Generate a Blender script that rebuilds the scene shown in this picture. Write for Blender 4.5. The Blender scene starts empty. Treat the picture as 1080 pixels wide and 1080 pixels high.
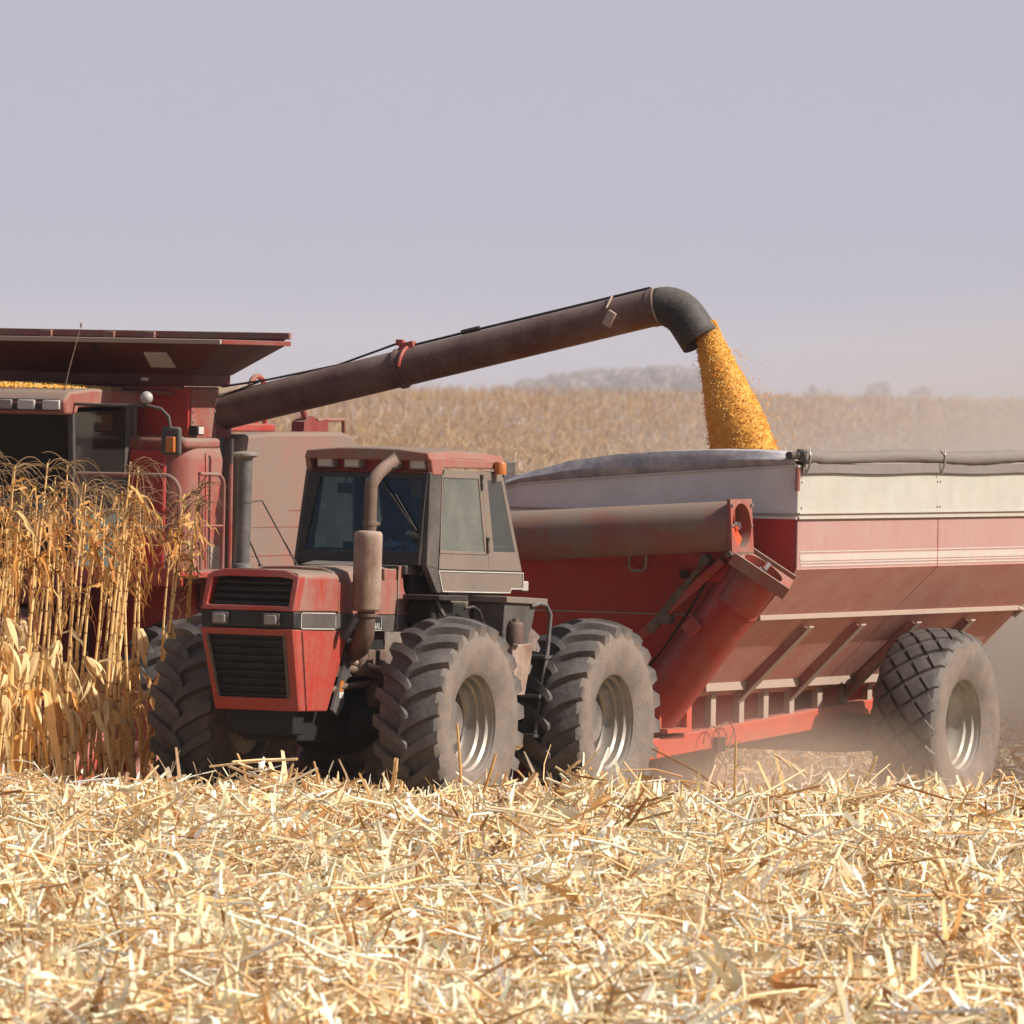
import bpy, bmesh, math, random
import numpy as np
from mathutils import Vector, Matrix, Quaternion

rnd = random.Random(7)
rng = np.random.default_rng(11)
SC = bpy.context.scene
COL = SC.collection
R = math.radians

# ------------------------------------------------------------------ camera
CAM_Z = 3.85
cd = bpy.data.cameras.new('camera')
cam = bpy.data.objects.new('camera', cd)
COL.objects.link(cam)
cd.sensor_width = 36.0
cd.lens = 300.0
cd.clip_start = 1.0
cd.clip_end = 20000.0
cam.location = (0, 0, CAM_Z)
_fwd = Vector((0, math.cos(math.atan(136 / 9000)), -math.sin(math.atan(136 / 9000))))
cam.rotation_mode = 'QUATERNION'
cam.rotation_quaternion = Quaternion(_fwd, -0.0192) @ _fwd.to_track_quat('-Z', 'Y')
SC.camera = cam
cd.dof.use_dof = True
cd.dof.focus_distance = 75.5
cd.dof.aperture_fstop = 6.3

# ------------------------------------------------------------------ sun, sky, exposure
SUN_EL, SUN_AZ = 39.0, 106.0          # azimuth clockwise from +Y
sdir = Vector((math.sin(R(SUN_AZ)) * math.cos(R(SUN_EL)), math.cos(R(SUN_AZ)) * math.cos(R(SUN_EL)), math.sin(R(SUN_EL))))
sl = bpy.data.lights.new('sun', 'SUN')
sl.energy = 5.0
sl.angle = R(0.6)
sl.color = (1.0, 0.93, 0.83)
so = bpy.data.objects.new('sun', sl)
COL.objects.link(so)
so.rotation_mode = 'QUATERNION'
so.rotation_quaternion = (-sdir).to_track_quat('-Z', 'Y')

W = bpy.data.worlds.new('World')
SC.world = W
W.use_nodes = True
nt = W.node_tree
nt.nodes.clear()
sky = nt.nodes.new('ShaderNodeTexSky')
sky.sky_type = 'NISHITA'
sky.sun_disc = False
sky.sun_elevation = R(SUN_EL)
sky.sun_rotation = R(SUN_AZ)
sky.dust_density = 3.0
sky.air_density = 1.2
tint = nt.nodes.new('ShaderNodeMix')
tint.data_type = 'RGBA'
_tc = nt.nodes.new('ShaderNodeTexCoord')
_sx = nt.nodes.new('ShaderNodeSeparateXYZ')
_mr = nt.nodes.new('ShaderNodeMapRange')
_mr.interpolation_type = 'SMOOTHSTEP'
_mr.inputs['From Min'].default_value = 0.03
_mr.inputs['From Max'].default_value = 0.30
_mr.inputs['To Min'].default_value = 0.92
_mr.inputs['To Max'].default_value = 0.12
nt.links.new(_tc.outputs['Generated'], _sx.inputs[0])
nt.links.new(_sx.outputs['Z'], _mr.inputs['Value'])
nt.links.new(_mr.outputs[0], tint.inputs['Factor'])
tint.inputs['B'].default_value = (6.55, 6.58, 7.9, 1)     # pale lilac autumn overcast haze
bg = nt.nodes.new('ShaderNodeBackground')
bg.inputs['Strength'].default_value = 0.06
wo = nt.nodes.new('ShaderNodeOutputWorld')
nt.links.new(sky.outputs[0], tint.inputs['A'])
nt.links.new(tint.outputs['Result'], bg.inputs['Color'])
nt.links.new(bg.outputs[0], wo.inputs['Surface'])

SC.view_settings.view_transform = 'Standard'
SC.view_settings.look = 'None'
SC.view_settings.gamma = 1.0
SC.view_settings.exposure = 0.40
SC.render.engine = 'CYCLES'
SC.cycles.max_bounces = 8
SC.cycles.diffuse_bounces = 4
SC.cycles.transparent_max_bounces = 16
SC.cycles.use_denoising = True
SC.cycles.volume_bounces = 1

# ------------------------------------------------------------------ vehicle frames (x forward, y left, z up)
TH = R(26)
HD = Vector((-math.sin(TH), -math.cos(TH), 0))
LF = Vector((math.cos(TH), -math.sin(TH), 0))
UP = Vector((0, 0, 1))


def frame(o, pitch=0.0):
    c, s = math.cos(R(pitch)), math.sin(R(pitch))
    X = HD * c + UP * s
    Z = -HD * s + UP * c
    m = Matrix.Identity(4)
    for i in range(3):
        m[i][0], m[i][1], m[i][2], m[i][3] = X[i], LF[i], Z[i], o[i]
    return m


FT = frame((-1.511, 74.61, -0.02), 1.3)           # tractor, origin under its front axle
FK = frame((2.799, 83.089, -0.297))               # grain cart, origin under its axle
FM = frame((-4.7065, 82.2995, -0.30))             # combine


def smooth(t):
    t = np.clip(t, 0, 1)
    return t * t * (3 - 2 * t)


def gz(x, y):
    x = np.asarray(x, float)
    y = np.asarray(y, float)
    z = 0.17 * (1 - smooth((y - 70) / 5)) - 0.30 * smooth((y - 75) / 9)
    z = z + 1.25 * smooth((y - 112) / 290) - 4.5 * smooth((y - 430) / 900)
    z = z + 0.035 * np.sin(x * 1.1 + y * .37) * np.sin(y * .83 - x * .21) * np.exp(-np.abs(y - 62) / 60)
    return z

# ------------------------------------------------------------------ node materials


class NT:
    def __init__(s, name):
        s.m = bpy.data.materials.new(name)
        s.m.use_nodes = True
        s.t = s.m.node_tree
        s.t.nodes.clear()
        s.out = s.n('OutputMaterial')

    def n(s, kind, **kw):
        nd = s.t.nodes.new('ShaderNode' + kind)
        for k, v in kw.items():
            if hasattr(nd, k):
                setattr(nd, k, v)
            else:
                nd.inputs[k.replace('_', ' ')].default_value = v
        return nd

    def l(s, a, b):
        s.t.links.new(a, b)

    def math(s, op, a, b=None, clamp=False):
        nd = s.n('Math', operation=op, use_clamp=clamp)
        for i, q in enumerate((a, b)):
            if q is None:
                continue
            if isinstance(q, (int, float)):
                nd.inputs[i].default_value = q
            else:
                s.l(q, nd.inputs[i])
        return nd.outputs[0]

    def mix(s, f, a, b):
        nd = s.n('Mix', data_type='RGBA')
        for k, q in (('Factor', f), ('A', a), ('B', b)):
            if isinstance(q, (int, float)):
                nd.inputs[k].default_value = q
            elif isinstance(q, tuple):
                nd.inputs[k].default_value = (*q, 1)
            else:
                s.l(q, nd.inputs[k])
        return nd.outputs['Result']

    def noise(s, scale, detail=6, rough=.55, stretch=None, coord='Object'):
        tc = s.n('TexCoord')
        src = tc.outputs[coord]
        if stretch:
            mp = s.n('Mapping')
            mp.inputs['Scale'].default_value = stretch
            s.l(src, mp.inputs['Vector'])
            src = mp.outputs[0]
        nz = s.n('TexNoise')
        nz.inputs['Scale'].default_value = scale
        nz.inputs['Detail'].default_value = detail
        nz.inputs['Roughness'].default_value = rough
        s.l(src, nz.inputs['Vector'])
        return nz.outputs['Fac']


DUST = (0.26, 0.188, 0.145)


def dusty(name, base, amt=.3, up=.6, var=1.2, rough=.5, dust=DUST, scale=2.2, streak=0.0, metal=0.0, bump=.15, spec=.4):
    """paint or metal under a coat of field dust: patchy, thicker on faces that look up"""
    base = tuple(c * .88 for c in base)
    dust = tuple(c * .86 for c in dust)
    k = NT(name)
    p = k.n('BsdfPrincipled')
    n1 = k.noise(scale, 8, .62)
    n2 = k.noise(38, 4, .7)
    f = k.math('MULTIPLY', k.math('SUBTRACT', n1, .5), var * 1.9)
    f = k.math('ADD', f, k.math('MULTIPLY', k.math('SUBTRACT', n2, .5), .6))
    if streak:
        n3 = k.noise(3.0, 6, .65, stretch=(7, 7, .30))
        f = k.math('ADD', f, k.math('MULTIPLY', k.math('SUBTRACT', n3, .5), streak * 1.8))
    g = k.n('NewGeometry')
    sx = k.n('SeparateXYZ')
    k.l(g.outputs['True Normal'], sx.inputs[0])
    nz = k.math('MULTIPLY', k.math('MAXIMUM', sx.outputs['Z'], 0.0), up)
    f = k.math('ADD', k.math('ADD', f, amt), nz, clamp=True)
    wear = k.mix(k.math('MULTIPLY', k.noise(4.5, 7, .7), .75), tuple(min(1, c * 1.12) for c in base), tuple(min(1, c * .55) for c in base))
    col = k.mix(f, wear, dust)
    k.l(col, p.inputs['Base Color'])
    rr = k.math('ADD', k.math('MULTIPLY', f, .9 - rough), rough)
    k.l(rr, p.inputs['Roughness'])
    p.inputs['Specular IOR Level'].default_value = spec
    if metal:
        k.l(k.math('MULTIPLY', k.math('SUBTRACT', 1.0, f), metal), p.inputs['Metallic'])
    if bump:
        b = k.n('Bump')
        b.inputs['Strength'].default_value = bump
        b.inputs['Distance'].default_value = .01
        k.l(k.math('ADD', n1, k.math('MULTIPLY', n2, .3)), b.inputs['Height'])
        k.l(b.outputs[0], p.inputs['Normal'])
    k.l(p.outputs[0], k.out.inputs['Surface'])
    return k.m


def plain(name, col, rough=.6, metal=0.0, emit=None):
    k = NT(name)
    p = k.n('BsdfPrincipled')
    c = k.mix(k.noise(9, 5), tuple(x * .8 for x in col), tuple(min(1, x * 1.15) for x in col))
    k.l(c, p.inputs['Base Color'])
    p.inputs['Roughness'].default_value = rough
    p.inputs['Metallic'].default_value = metal
    k.l(p.outputs[0], k.out.inputs['Surface'])
    return k.m


def glass(name, tintc, dust_amt, dust=(.40, .34, .29), gloss=.10):
    """thin pane: tinted see-through, a sharp reflection and a film of dust"""
    k = NT(name)
    tr = k.n('BsdfTransparent')
    tr.inputs[0].default_value = (*tintc, 1)
    gl = k.n('BsdfGlossy')
    gl.inputs['Roughness'].default_value = .04
    gl.inputs['Color'].default_value = (.9, .9, .9, 1)
    lw = k.n('LayerWeight')
    fz = k.math('POWER', lw.outputs['Facing'], 4.0)
    m1 = k.n('MixShader')
    k.l(k.math('ADD', k.math('MULTIPLY', fz, .45), gloss * .3, clamp=True), m1.inputs[0])
    k.l(tr.outputs[0], m1.inputs[1])
    k.l(gl.outputs[0], m1.inputs[2])
    df = k.n('BsdfDiffuse')
    df.inputs[0].default_value = (*dust, 1)
    tl = k.n('BsdfTranslucent')
    tl.inputs[0].default_value = (*dust, 1)
    m0 = k.n('MixShader')
    m0.inputs[0].default_value = .4
    k.l(df.outputs[0], m0.inputs[1])
    k.l(tl.outputs[0], m0.inputs[2])
    m2 = k.n('MixShader')
    f = k.math('ADD', k.math('MULTIPLY', k.math('SUBTRACT', k.noise(3.5, 6), .5), dust_amt * 1.3), dust_amt, clamp=True)
    k.l(f, m2.inputs[0])
    k.l(m1.outputs[0], m2.inputs[1])
    k.l(m0.outputs[0], m2.inputs[2])
    k.l(m2.outputs[0], k.out.inputs['Surface'])
    return k.m


def attr_mat(name, rough=.7, transl=.25, bright=1.0, spec=.25):
    """dry plant matter: each piece has its own colour in the 'tone' attribute"""
    k = NT(name)
    a = k.n('Attribute')
    a.attribute_name = 'tone'
    nz = k.noise(24, 3)
    c = k.mix(nz, (.90, .88, .85), (1.14, 1.14, 1.14))
    mx = k.n('Mix', data_type='RGBA', blend_type='MULTIPLY')
    mx.inputs['Factor'].default_value = 1
    k.l(a.outputs['Color'], mx.inputs['A'])
    k.l(c, mx.inputs['B'])
    p = k.n('BsdfPrincipled')
    k.l(mx.outputs['Result'], p.inputs['Base Color'])
    p.inputs['Roughness'].default_value = rough
    p.inputs['Specular IOR Level'].default_value = spec
    if transl:
        t = k.n('BsdfTranslucent')
        k.l(mx.outputs['Result'], t.inputs[0])
        ms = k.n('MixShader')
        ms.inputs[0].default_value = transl
        k.l(p.outputs[0], ms.inputs[1])
        k.l(t.outputs[0], ms.inputs[2])
        k.l(ms.outputs[0], k.out.inputs['Surface'])
    else:
        k.l(p.outputs[0], k.out.inputs['Surface'])
    return k.m


RED = (0.36, 0.040, 0.026)
M = {}
M['red'] = dusty('weathered red paint', RED, .46, .75, 1.0, .42, streak=.5)
M['red_clean'] = dusty('red paint', (.44, .046, .030), .14, .6, .7, .35, streak=.3)
M['red_dirty'] = dusty('red paint under heavy dust', RED, .64, .5, 1.0, .5, streak=.5)
M['red_brown'] = dusty('browned red paint', (.24, .034, .024), .12, .5, .7, .55, dust=(.22, .15, .12))
M['grille_shade_red'] = dusty('grille surround paint', (.36, .030, .019), .05, .45, .6, .5)  # copy of the tractor red, front-face shade put into its colour, less dust
M['tank_shade'] = dusty('red paint darkened as tank shade', (.115, .016, .011), .03, .4, .5, .6)  # shade under the flared tank is put into this colour
M['red_shade'] = dusty('red paint in shaded tone', (.52, .042, .030), .02, .45, .5, .45)  # red copy for shaded fronts: the shade's deep tone in its colour, less dust
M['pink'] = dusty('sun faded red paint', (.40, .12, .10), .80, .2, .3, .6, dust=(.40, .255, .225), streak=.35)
M['slope'] = dusty('hopper red under dust', (.46, .085, .06), .58, .3, .45, .6, dust=(.58, .37, .31), streak=.4)
M['orange'] = dusty('bright red frame paint', (.58, .085, .045), .14, .4, .5, .45)
M['door'] = dusty('dust caked cab panel', (.10, .085, .075), .80, .3, .6, .7, dust=(.215, .162, .128), streak=.3)
M['pillar'] = dusty('dusty black paint', (.022, .02, .02), .34, .4, .6, .6, dust=(.19, .155, .135))
M['black'] = dusty('black paint', (.010, .009, .009), .06, .35, .35, .55, dust=(.16, .12, .10))
M['soot'] = dusty('oily black machinery', (.006, .005, .0045), .02, .12, .25, .75, dust=(.10, .07, .05))
M['band'] = dusty('dusty black trim', (.022, .02, .02), .35, .4, .5, .6, dust=(.20, .165, .145))
M['rust'] = dusty('rusted steel', (.17, .085, .055), .68, .35, 1.7, .7, dust=(.40, .30, .235), streak=.5)
M['rust_dark'] = dusty('dark rusted steel', (.09, .045, .03), .22, .35, .8, .7, dust=(.3, .21, .16))
M['intake'] = dusty('grey steel pipe', (.055, .052, .05), .22, .6, .7, .5, dust=(.26, .22, .20))
M['steel'] = dusty('bare steel', (.45, .43, .40), .25, .4, .6, .35, metal=.8)
M['chrome'] = dusty('bright steel', (.75, .74, .72), .06, .2, .3, .18, metal=1.0)
M['rim'] = dusty('dusty wheel rim', (.40, .37, .34), .22, .1, .8, .26, dust=(.34, .26, .20), metal=.85)
M['rim_cream'] = dusty('cream wheel rim', (.48, .45, .40), .30, .1, .8, .3, dust=(.36, .29, .235), metal=.75)
M['white'] = dusty('white painted steel', (.49, .465, .41), .16, .4, .35, .5, dust=(.42, .35, .28), streak=.25)
M['white_front'] = dusty('white painted steel, dusty', (.74, .71, .70), .30, .4, .4, .5, dust=(.60, .52, .49), streak=.25)
M['stripe'] = dusty('worn white stripe', (.52, .47, .42), .16, .3, .8, .6, dust=(.62, .36, .32), scale=6, streak=.6)
M['pinstripe'] = dusty('white pinstripe', (.66, .63, .58), .25, .2, .8, .6, dust=(.3, .25, .21))
M['trim'] = dusty('pale dusty trim', (.42, .32, .26), .5, .3, .4, .6, dust=(.38, .28, .22))
M['tarp'] = dusty('grey tarpaulin', (.17, .15, .14), .4, .2, .5, .8, dust=(.24, .195, .17), scale=5, bump=.5)
M['cap'] = dusty('blue grey tarpaulin cap', (.30, .29, .33), .35, .25, 1.4, .8, dust=(.56, .50, .49), scale=7, bump=.4)
M['shield'] = dusty('dust caked combine shield', (.40, .10, .07), .86, .2, .7, .75, dust=(.235, .165, .13), streak=.2)
M['auger'] = dusty('brown dusty auger tube', (.10, .034, .028), .18, .5, .8, .55, dust=(.27, .195, .165), streak=.2)
M['rubber_boot'] = dusty('black rubber spout', (.014, .012, .012), .02, .34, .4, .6, dust=(.30, .25, .22))
M['amber'] = dusty('amber lens', (.55, .16, .02), .12, .4, .4, .3)
M['lens'] = dusty('dusty lamp glass', (.62, .60, .56), .30, .2, .5, .3, dust=(.52, .44, .38))
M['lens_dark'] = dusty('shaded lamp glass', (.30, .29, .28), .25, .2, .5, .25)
M['lamp_body'] = dusty('lamp housing', (.30, .27, .25), .5, .4, .5, .6, dust=(.5, .42, .36))
M['ball'] = plain('white lamp globe', (.36, .34, .32), .4)
M['flight_lit_red'] = plain('bright red of lit flighting', (.80, .09, .035), .35)
M['cloth_blue'] = plain('blue work cloth', (.035, .07, .15), .9)
M['cloth_pale'] = plain('pale blue cotton', (.42, .55, .68), .9)
M['denim'] = plain('denim', (.03, .05, .10), .9)
M['skin'] = plain('skin', (.42, .22, .15), .55)
M['hair'] = plain('brown hair', (.03, .018, .01), .8)
M['seat'] = plain('black vinyl seat', (.02, .02, .022), .5)
M['liner'] = plain('cab liner', (.10, .10, .10), .8)
M['windshield'] = glass('tinted windscreen', (.62, .74, .82), .03, dust=(.12, .17, .28))  # film colour carries the blue of reflected sky
M['back_reflect'] = glass('rear pane with reflected sky blue', (.03, .06, .13), .04)  # dark pane, blue of a sky reflection put into its tint
M['pane_dusty'] = glass('dust filmed pane', (.72, .80, .78), .46, dust=(.34, .33, .29))
M['pane_side'] = glass('side pane', (.70, .78, .76), .20, dust=(.28, .25, .22))
M['pane_clear'] = glass('combine side pane', (.60, .64, .63), .07, dust=(.26, .24, .22), gloss=.12)
M['pane_dark'] = glass('dark combine windscreen', (.36, .38, .39), .015, gloss=.04)
M['pane_sky'] = glass('lower pane toned by sky reflection', (.45, .58, .56), .45, dust=(.26, .33, .30))  # teal stands for a sky reflection, put into tint and film


def rubber(name, rim_r, out_r, lug_dust):
    """dark tyre rubber: sidewall caked with tan dust, tread dusty in patches (radius about the local y axis)"""
    k = NT(name)
    tc = k.n('TexCoord')
    sx = k.n('SeparateXYZ')
    k.l(tc.outputs['Object'], sx.inputs[0])
    rr = k.math('SQRT', k.math('ADD', k.math('POWER', sx.outputs['X'], 2.0), k.math('POWER', sx.outputs['Z'], 2.0)))
    mr = k.n('MapRange')
    mr.inputs['From Min'].default_value = out_r - .20
    mr.inputs['From Max'].default_value = out_r - .08
    mr.inputs['To Min'].default_value = .68
    mr.inputs['To Max'].default_value = lug_dust
    k.l(rr, mr.inputs['Value'])
    f = k.math('ADD', mr.outputs[0], k.math('MULTIPLY', k.math('SUBTRACT', k.noise(6, 8, .7), .5), 1.1))
    f = k.math('ADD', f, k.math('MULTIPLY', k.math('SUBTRACT', k.noise(60, 3), .5), .5), clamp=True)
    mr2 = k.n('MapRange')
    mr2.inputs['From Min'].default_value = out_r - .16
    mr2.inputs['From Max'].default_value = out_r - .06
    k.l(rr, mr2.inputs['Value'])
    col = k.mix(f, (.020, .018, .0175), k.mix(mr2.outputs[0], (.225, .172, .138), (.175, .15, .138)))
    p = k.n('BsdfPrincipled')
    k.l(col, p.inputs['Base Color'])
    k.l(k.math('ADD', k.math('MULTIPLY', f, .42), .48), p.inputs['Roughness'])
    b = k.n('Bump')
    b.inputs['Strength'].default_value = .6
    b.inputs['Distance'].default_value = .012
    k.l(k.noise(26, 7, .7), b.inputs['Height'])
    k.l(b.outputs[0], p.inputs['Normal'])
    k.l(p.outputs[0], k.out.inputs['Surface'])
    return k.m


M['tyre'] = rubber('drive tyre rubber', .43, .93, .42)
M['tyre_cart'] = rubber('cart tyre rubber', .44, .93, .42)
M['dry'] = attr_mat('dry corn leaf and stalk', .65, .28)
M['residue'] = attr_mat('chopped corn residue', .5, .16, spec=.35)
M['kernel'] = attr_mat('corn kernels', .6, .38, spec=.2)
M['far_corn'] = attr_mat('far corn', .8, .25)
M['far_leaf'] = attr_mat('far tree foliage', .8, .2)

# ------------------------------------------------------------------ mesh building


def smooth_mesh(me, angle=38):
    me.shade_smooth()
    me.set_sharp_from_angle(angle=R(angle))


class MB:
    def __init__(s):
        s.v, s.f = [], []

    def add(s, vs, fs):
        o = len(s.v)
        s.v += [tuple(v) for v in vs]
        s.f += [tuple(i + o for i in f) for f in fs]
        return s

    def box(s, c, d, rot=None):
        hx, hy, hz = d[0] / 2, d[1] / 2, d[2] / 2
        vs = [Vector((x, y, z)) for x in (-hx, hx) for y in (-hy, hy) for z in (-hz, hz)]
        if rot is not None:
            vs = [rot @ v for v in vs]
        vs = [v + Vector(c) for v in vs]
        return s.add(vs, [(0, 1, 3, 2), (4, 6, 7, 5), (0, 4, 5, 1), (2, 3, 7, 6), (0, 2, 6, 4), (1, 5, 7, 3)])

    def span(s, x0, x1, y0, y1, z0, z1):
        return s.box(((x0 + x1) / 2, (y0 + y1) / 2, (z0 + z1) / 2), (abs(x1 - x0), abs(y1 - y0), abs(z1 - z0)))

    def prism(s, poly, axis, a, b):
        """2D outline (in the two other axes, xyz order) extruded along axis from a to b"""
        n = len(poly)

        def pt(p, t):
            if axis == 'x':
                return (t, p[0], p[1])
            if axis == 'y':
                return (p[0], t, p[1])
            return (p[0], p[1], t)
        vs = [pt(p, a) for p in poly] + [pt(p, b) for p in poly]
        fs = [tuple(range(n)), tuple(range(2 * n - 1, n - 1, -1))]
        fs += [(i, i + n, (i + 1) % n + n, (i + 1) % n) for i in range(n)]
        return s.add(vs, fs)

    def loft(s, rings, caps=True, closed=True):
        n = len(rings[0])
        vs = [p for r in rings for p in r]
        fs = []
        for k in range(len(rings) - 1):
            for i in range(n if closed else n - 1):
                j = (i + 1) % n
                fs.append((k * n + i, k * n + j, (k + 1) * n + j, (k + 1) * n + i))
        if caps:
            fs.append(tuple(range(n - 1, -1, -1)))
            fs.append(tuple(range((len(rings) - 1) * n, len(rings) * n)))
        return s.add(vs, fs)

    def plate(s, pts, t):
        """flat polygon in space, thickened by t along its normal"""
        P = [Vector(p) for p in pts]
        nrm = Vector((0, 0, 0))
        for i in range(len(P)):
            a, b = P[i], P[(i + 1) % len(P)]
            nrm += a.cross(b)
        nrm.normalize()
        return s.loft([[p - nrm * t / 2 for p in P], [p + nrm * t / 2 for p in P]])

    def bar(s, a, b, w, h, up=(0, 0, 1)):
        """square bar from a to b, w across, h along up"""
        a, b = Vector(a), Vector(b)
        d = (b - a).normalized()
        u = Vector(up)
        sd = d.cross(u).normalized()
        u = sd.cross(d).normalized()
        q = [sd * (w / 2) + u * (h / 2), -sd * (w / 2) + u * (h / 2), -sd * (w / 2) - u * (h / 2), sd * (w / 2) - u * (h / 2)]
        return s.loft([[a + v for v in q], [b + v for v in q]])

    def tube(s, pts, r, n=12, caps=True):
        P = [Vector(p) for p in pts]
        rs = r if isinstance(r, (list, tuple)) else [r] * len(P)
        rings = []
        prev = None
        for i, p in enumerate(P):
            if i == 0:
                d = P[1] - P[0]
            elif i == len(P) - 1:
                d = P[-1] - P[-2]
            else:
                d = (P[i + 1] - p).normalized() + (p - P[i - 1]).normalized()
            d.normalize()
            if prev is None:
                a = Vector((0, 0, 1)) if abs(d.z) < .9 else Vector((1, 0, 0))
                u = d.cross(a).normalized()
            else:
                u = (prev - d * prev.dot(d)).normalized()
            prev = u
            w = d.cross(u)
            rings.append([p + (u * math.cos(2 * math.pi * k / n) + w * math.sin(2 * math.pi * k / n)) * rs[i] for k in range(n)])
        return s.loft(rings, caps)

    def lathe(s, prof, c=(0, 0, 0), axis='z', n=24, caps=True):
        """prof: list of (radius, height along axis)"""
        rings = []
        for r, h in prof:
            ring = []
            for k in range(n):
                a = 2 * math.pi * k / n
                p, q = r * math.cos(a), r * math.sin(a)
                if axis == 'z':
                    v = (p, q, h)
                elif axis == 'y':
                    v = (q, h, p)
                else:
                    v = (h, p, q)
                ring.append(Vector(v) + Vector(c))
            rings.append(ring)
        return s.loft(rings, caps)

    def build(s, name, mat, parent=None, bevel=0.0, angle=38, seg=2, loc=None):
        me = bpy.data.meshes.new(name)
        me.from_pydata(s.v, [], s.f)
        bm = bmesh.new()
        bm.from_mesh(me)
        bmesh.ops.recalc_face_normals(bm, faces=bm.faces)
        bm.to_mesh(me)
        bm.free()
        smooth_mesh(me, angle)
        me.materials.append(M[mat] if isinstance(mat, str) else mat)
        o = bpy.data.objects.new(name, me)
        COL.objects.link(o)
        if parent:
            o.parent = parent
        if loc is not None:
            o.location = loc
        if bevel:
            md = o.modifiers.new('bevel', 'BEVEL')
            md.width = bevel
            md.segments = seg
            md.limit_method = 'ANGLE'
            md.angle_limit = R(35)
        return o


def arc(c, r, a0, a1, n, plane='xz'):
    out = []
    for i in range(n + 1):
        a = R(a0 + (a1 - a0) * i / n)
        p, q = r * math.cos(a), r * math.sin(a)
        out.append({'xz': (c[0] + p, c[1], c[2] + q), 'yz': (c[0], c[1] + p, c[2] + q), 'xy': (c[0] + p, c[1] + q, c[2])}[plane])
    return out


def tag(o, label, cat, group=None, kind=None):
    if label:
        o['label'] = label
    if cat:
        o['category'] = cat
    if group:
        o['group'] = group
    if kind:
        o['kind'] = kind
    return o


def root(name, mat4, label, cat, group=None):
    o = bpy.data.objects.new(name, None)
    COL.objects.link(o)
    o.empty_display_size = .2
    o.matrix_world = mat4
    return tag(o, label, cat, group)


def np_mesh(name, V, Fq, tone, mat, parent=None, smooth_it=True):
    """big mesh from arrays: V (n,3), quads (m,4), tone (n,3) colour per vertex"""
    me = bpy.data.meshes.new(name)
    n, m = len(V), len(Fq)
    k = Fq.shape[1]
    me.vertices.add(n)
    me.vertices.foreach_set('co', np.ascontiguousarray(V, np.float32).ravel())
    me.loops.add(m * k)
    me.loops.foreach_set('vertex_index', np.ascontiguousarray(Fq, np.int32).ravel())
    me.polygons.add(m)
    me.polygons.foreach_set('loop_start', np.arange(0, m * k, k, dtype=np.int32))
    me.polygons.foreach_set('loop_total', np.full(m, k, np.int32))
    me.update(calc_edges=True)
    me.validate()
    if tone is not None:
        at = me.attributes.new('tone', 'FLOAT_COLOR', 'POINT')
        at.data.foreach_set('color', np.concatenate([tone, np.ones((n, 1))], 1).astype(np.float32).ravel())
    if smooth_it:
        me.shade_smooth()
    me.materials.append(M[mat] if isinstance(mat, str) else mat)
    o = bpy.data.objects.new(name, me)
    COL.objects.link(o)
    if parent:
        o.parent = parent
    return o


class Strips:
    """many ribbons and small stalk tubes gathered into one array mesh"""

    def __init__(s):
        s.V, s.F, s.T, s.n = [], [], [], 0

    def _push(s, V, F, T):
        s.V.append(V.reshape(-1, 3))
        s.F.append(F + s.n)
        s.T.append(T.reshape(-1, 3))
        s.n += V.reshape(-1, 3).shape[0]

    def ribbons(s, P, Wd, side, tone):
        """P (N,S,3) centre lines, Wd (N,S) widths, side (N,3) or (N,S,3) across direction, tone (N,3)"""
        N, S, _ = P.shape
        if side.ndim == 2:
            side = np.repeat(side[:, None, :], S, 1)
        A = P - side * Wd[..., None] * .5
        B = P + side * Wd[..., None] * .5
        V = np.stack([A, B], 2)                       # N,S,2,3
        base = (np.arange(N) * S * 2)[:, None]
        i = np.arange(S - 1)[None, :] * 2
        F = np.stack([base + i, base + i + 1, base + i + 3, base + i + 2], -1).reshape(-1, 4)
        T = np.repeat(tone[:, None, :], S * 2, 1)
        s._push(V, F, T)

    def tubes(s, P, Rd, tone, k=5):
        """P (N,S,3), Rd (N,S) radii"""
        N, S, _ = P.shape
        D = np.gradient(P, axis=1)
        D /= np.linalg.norm(D, axis=-1, keepdims=True) + 1e-9
        ref = np.tile(np.array([.31, .87, .38]), (N, S, 1))
        U = np.cross(D, ref)
        U /= np.linalg.norm(U, axis=-1, keepdims=True) + 1e-9
        Wv = np.cross(D, U)
        a = 2 * np.pi * np.arange(k) / k
        V = P[:, :, None, :] + Rd[:, :, None, None] * (U[:, :, None, :] * np.cos(a)[None, None, :, None] + Wv[:, :, None, :] * np.sin(a)[None, None, :, None])
        base = (np.arange(N) * S * k)[:, None, None]
        r = (np.arange(S - 1) * k)[None, :, None]
        j = np.arange(k)[None, None, :]
        j2 = (j + 1) % k
        F = np.stack([base + r + j, base + r + j2, base + r + k + j2, base + r + k + j], -1).reshape(-1, 4)
        T = np.repeat(tone[:, None, :], S * k, 1)
        s._push(V, F, T)

    def build(s, name, mat, parent=None):
        return np_mesh(name, np.concatenate(s.V), np.concatenate(s.F), np.concatenate(s.T), mat, parent)


def unit(v):
    return v / (np.linalg.norm(v, axis=-1, keepdims=True) + 1e-9)


STRAW = np.array([[.91, .70, .43], [.83, .57, .29], [.94, .82, .60], [.63, .36, .135], [.95, .91, .80], [.36, .17, .055], [.89, .66, .39]])


def tones(n, w=(.23, .21, .20, .15, .09, .07, .05), jit=.10):
    w = np.array(w) / sum(w)
    c = STRAW[rng.choice(len(STRAW), n, p=w)]
    return np.clip(c * (1 + rng.normal(0, jit, (n, 1))) * (1 + rng.normal(0, .03, (n, 3))), .02, .92)
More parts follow.
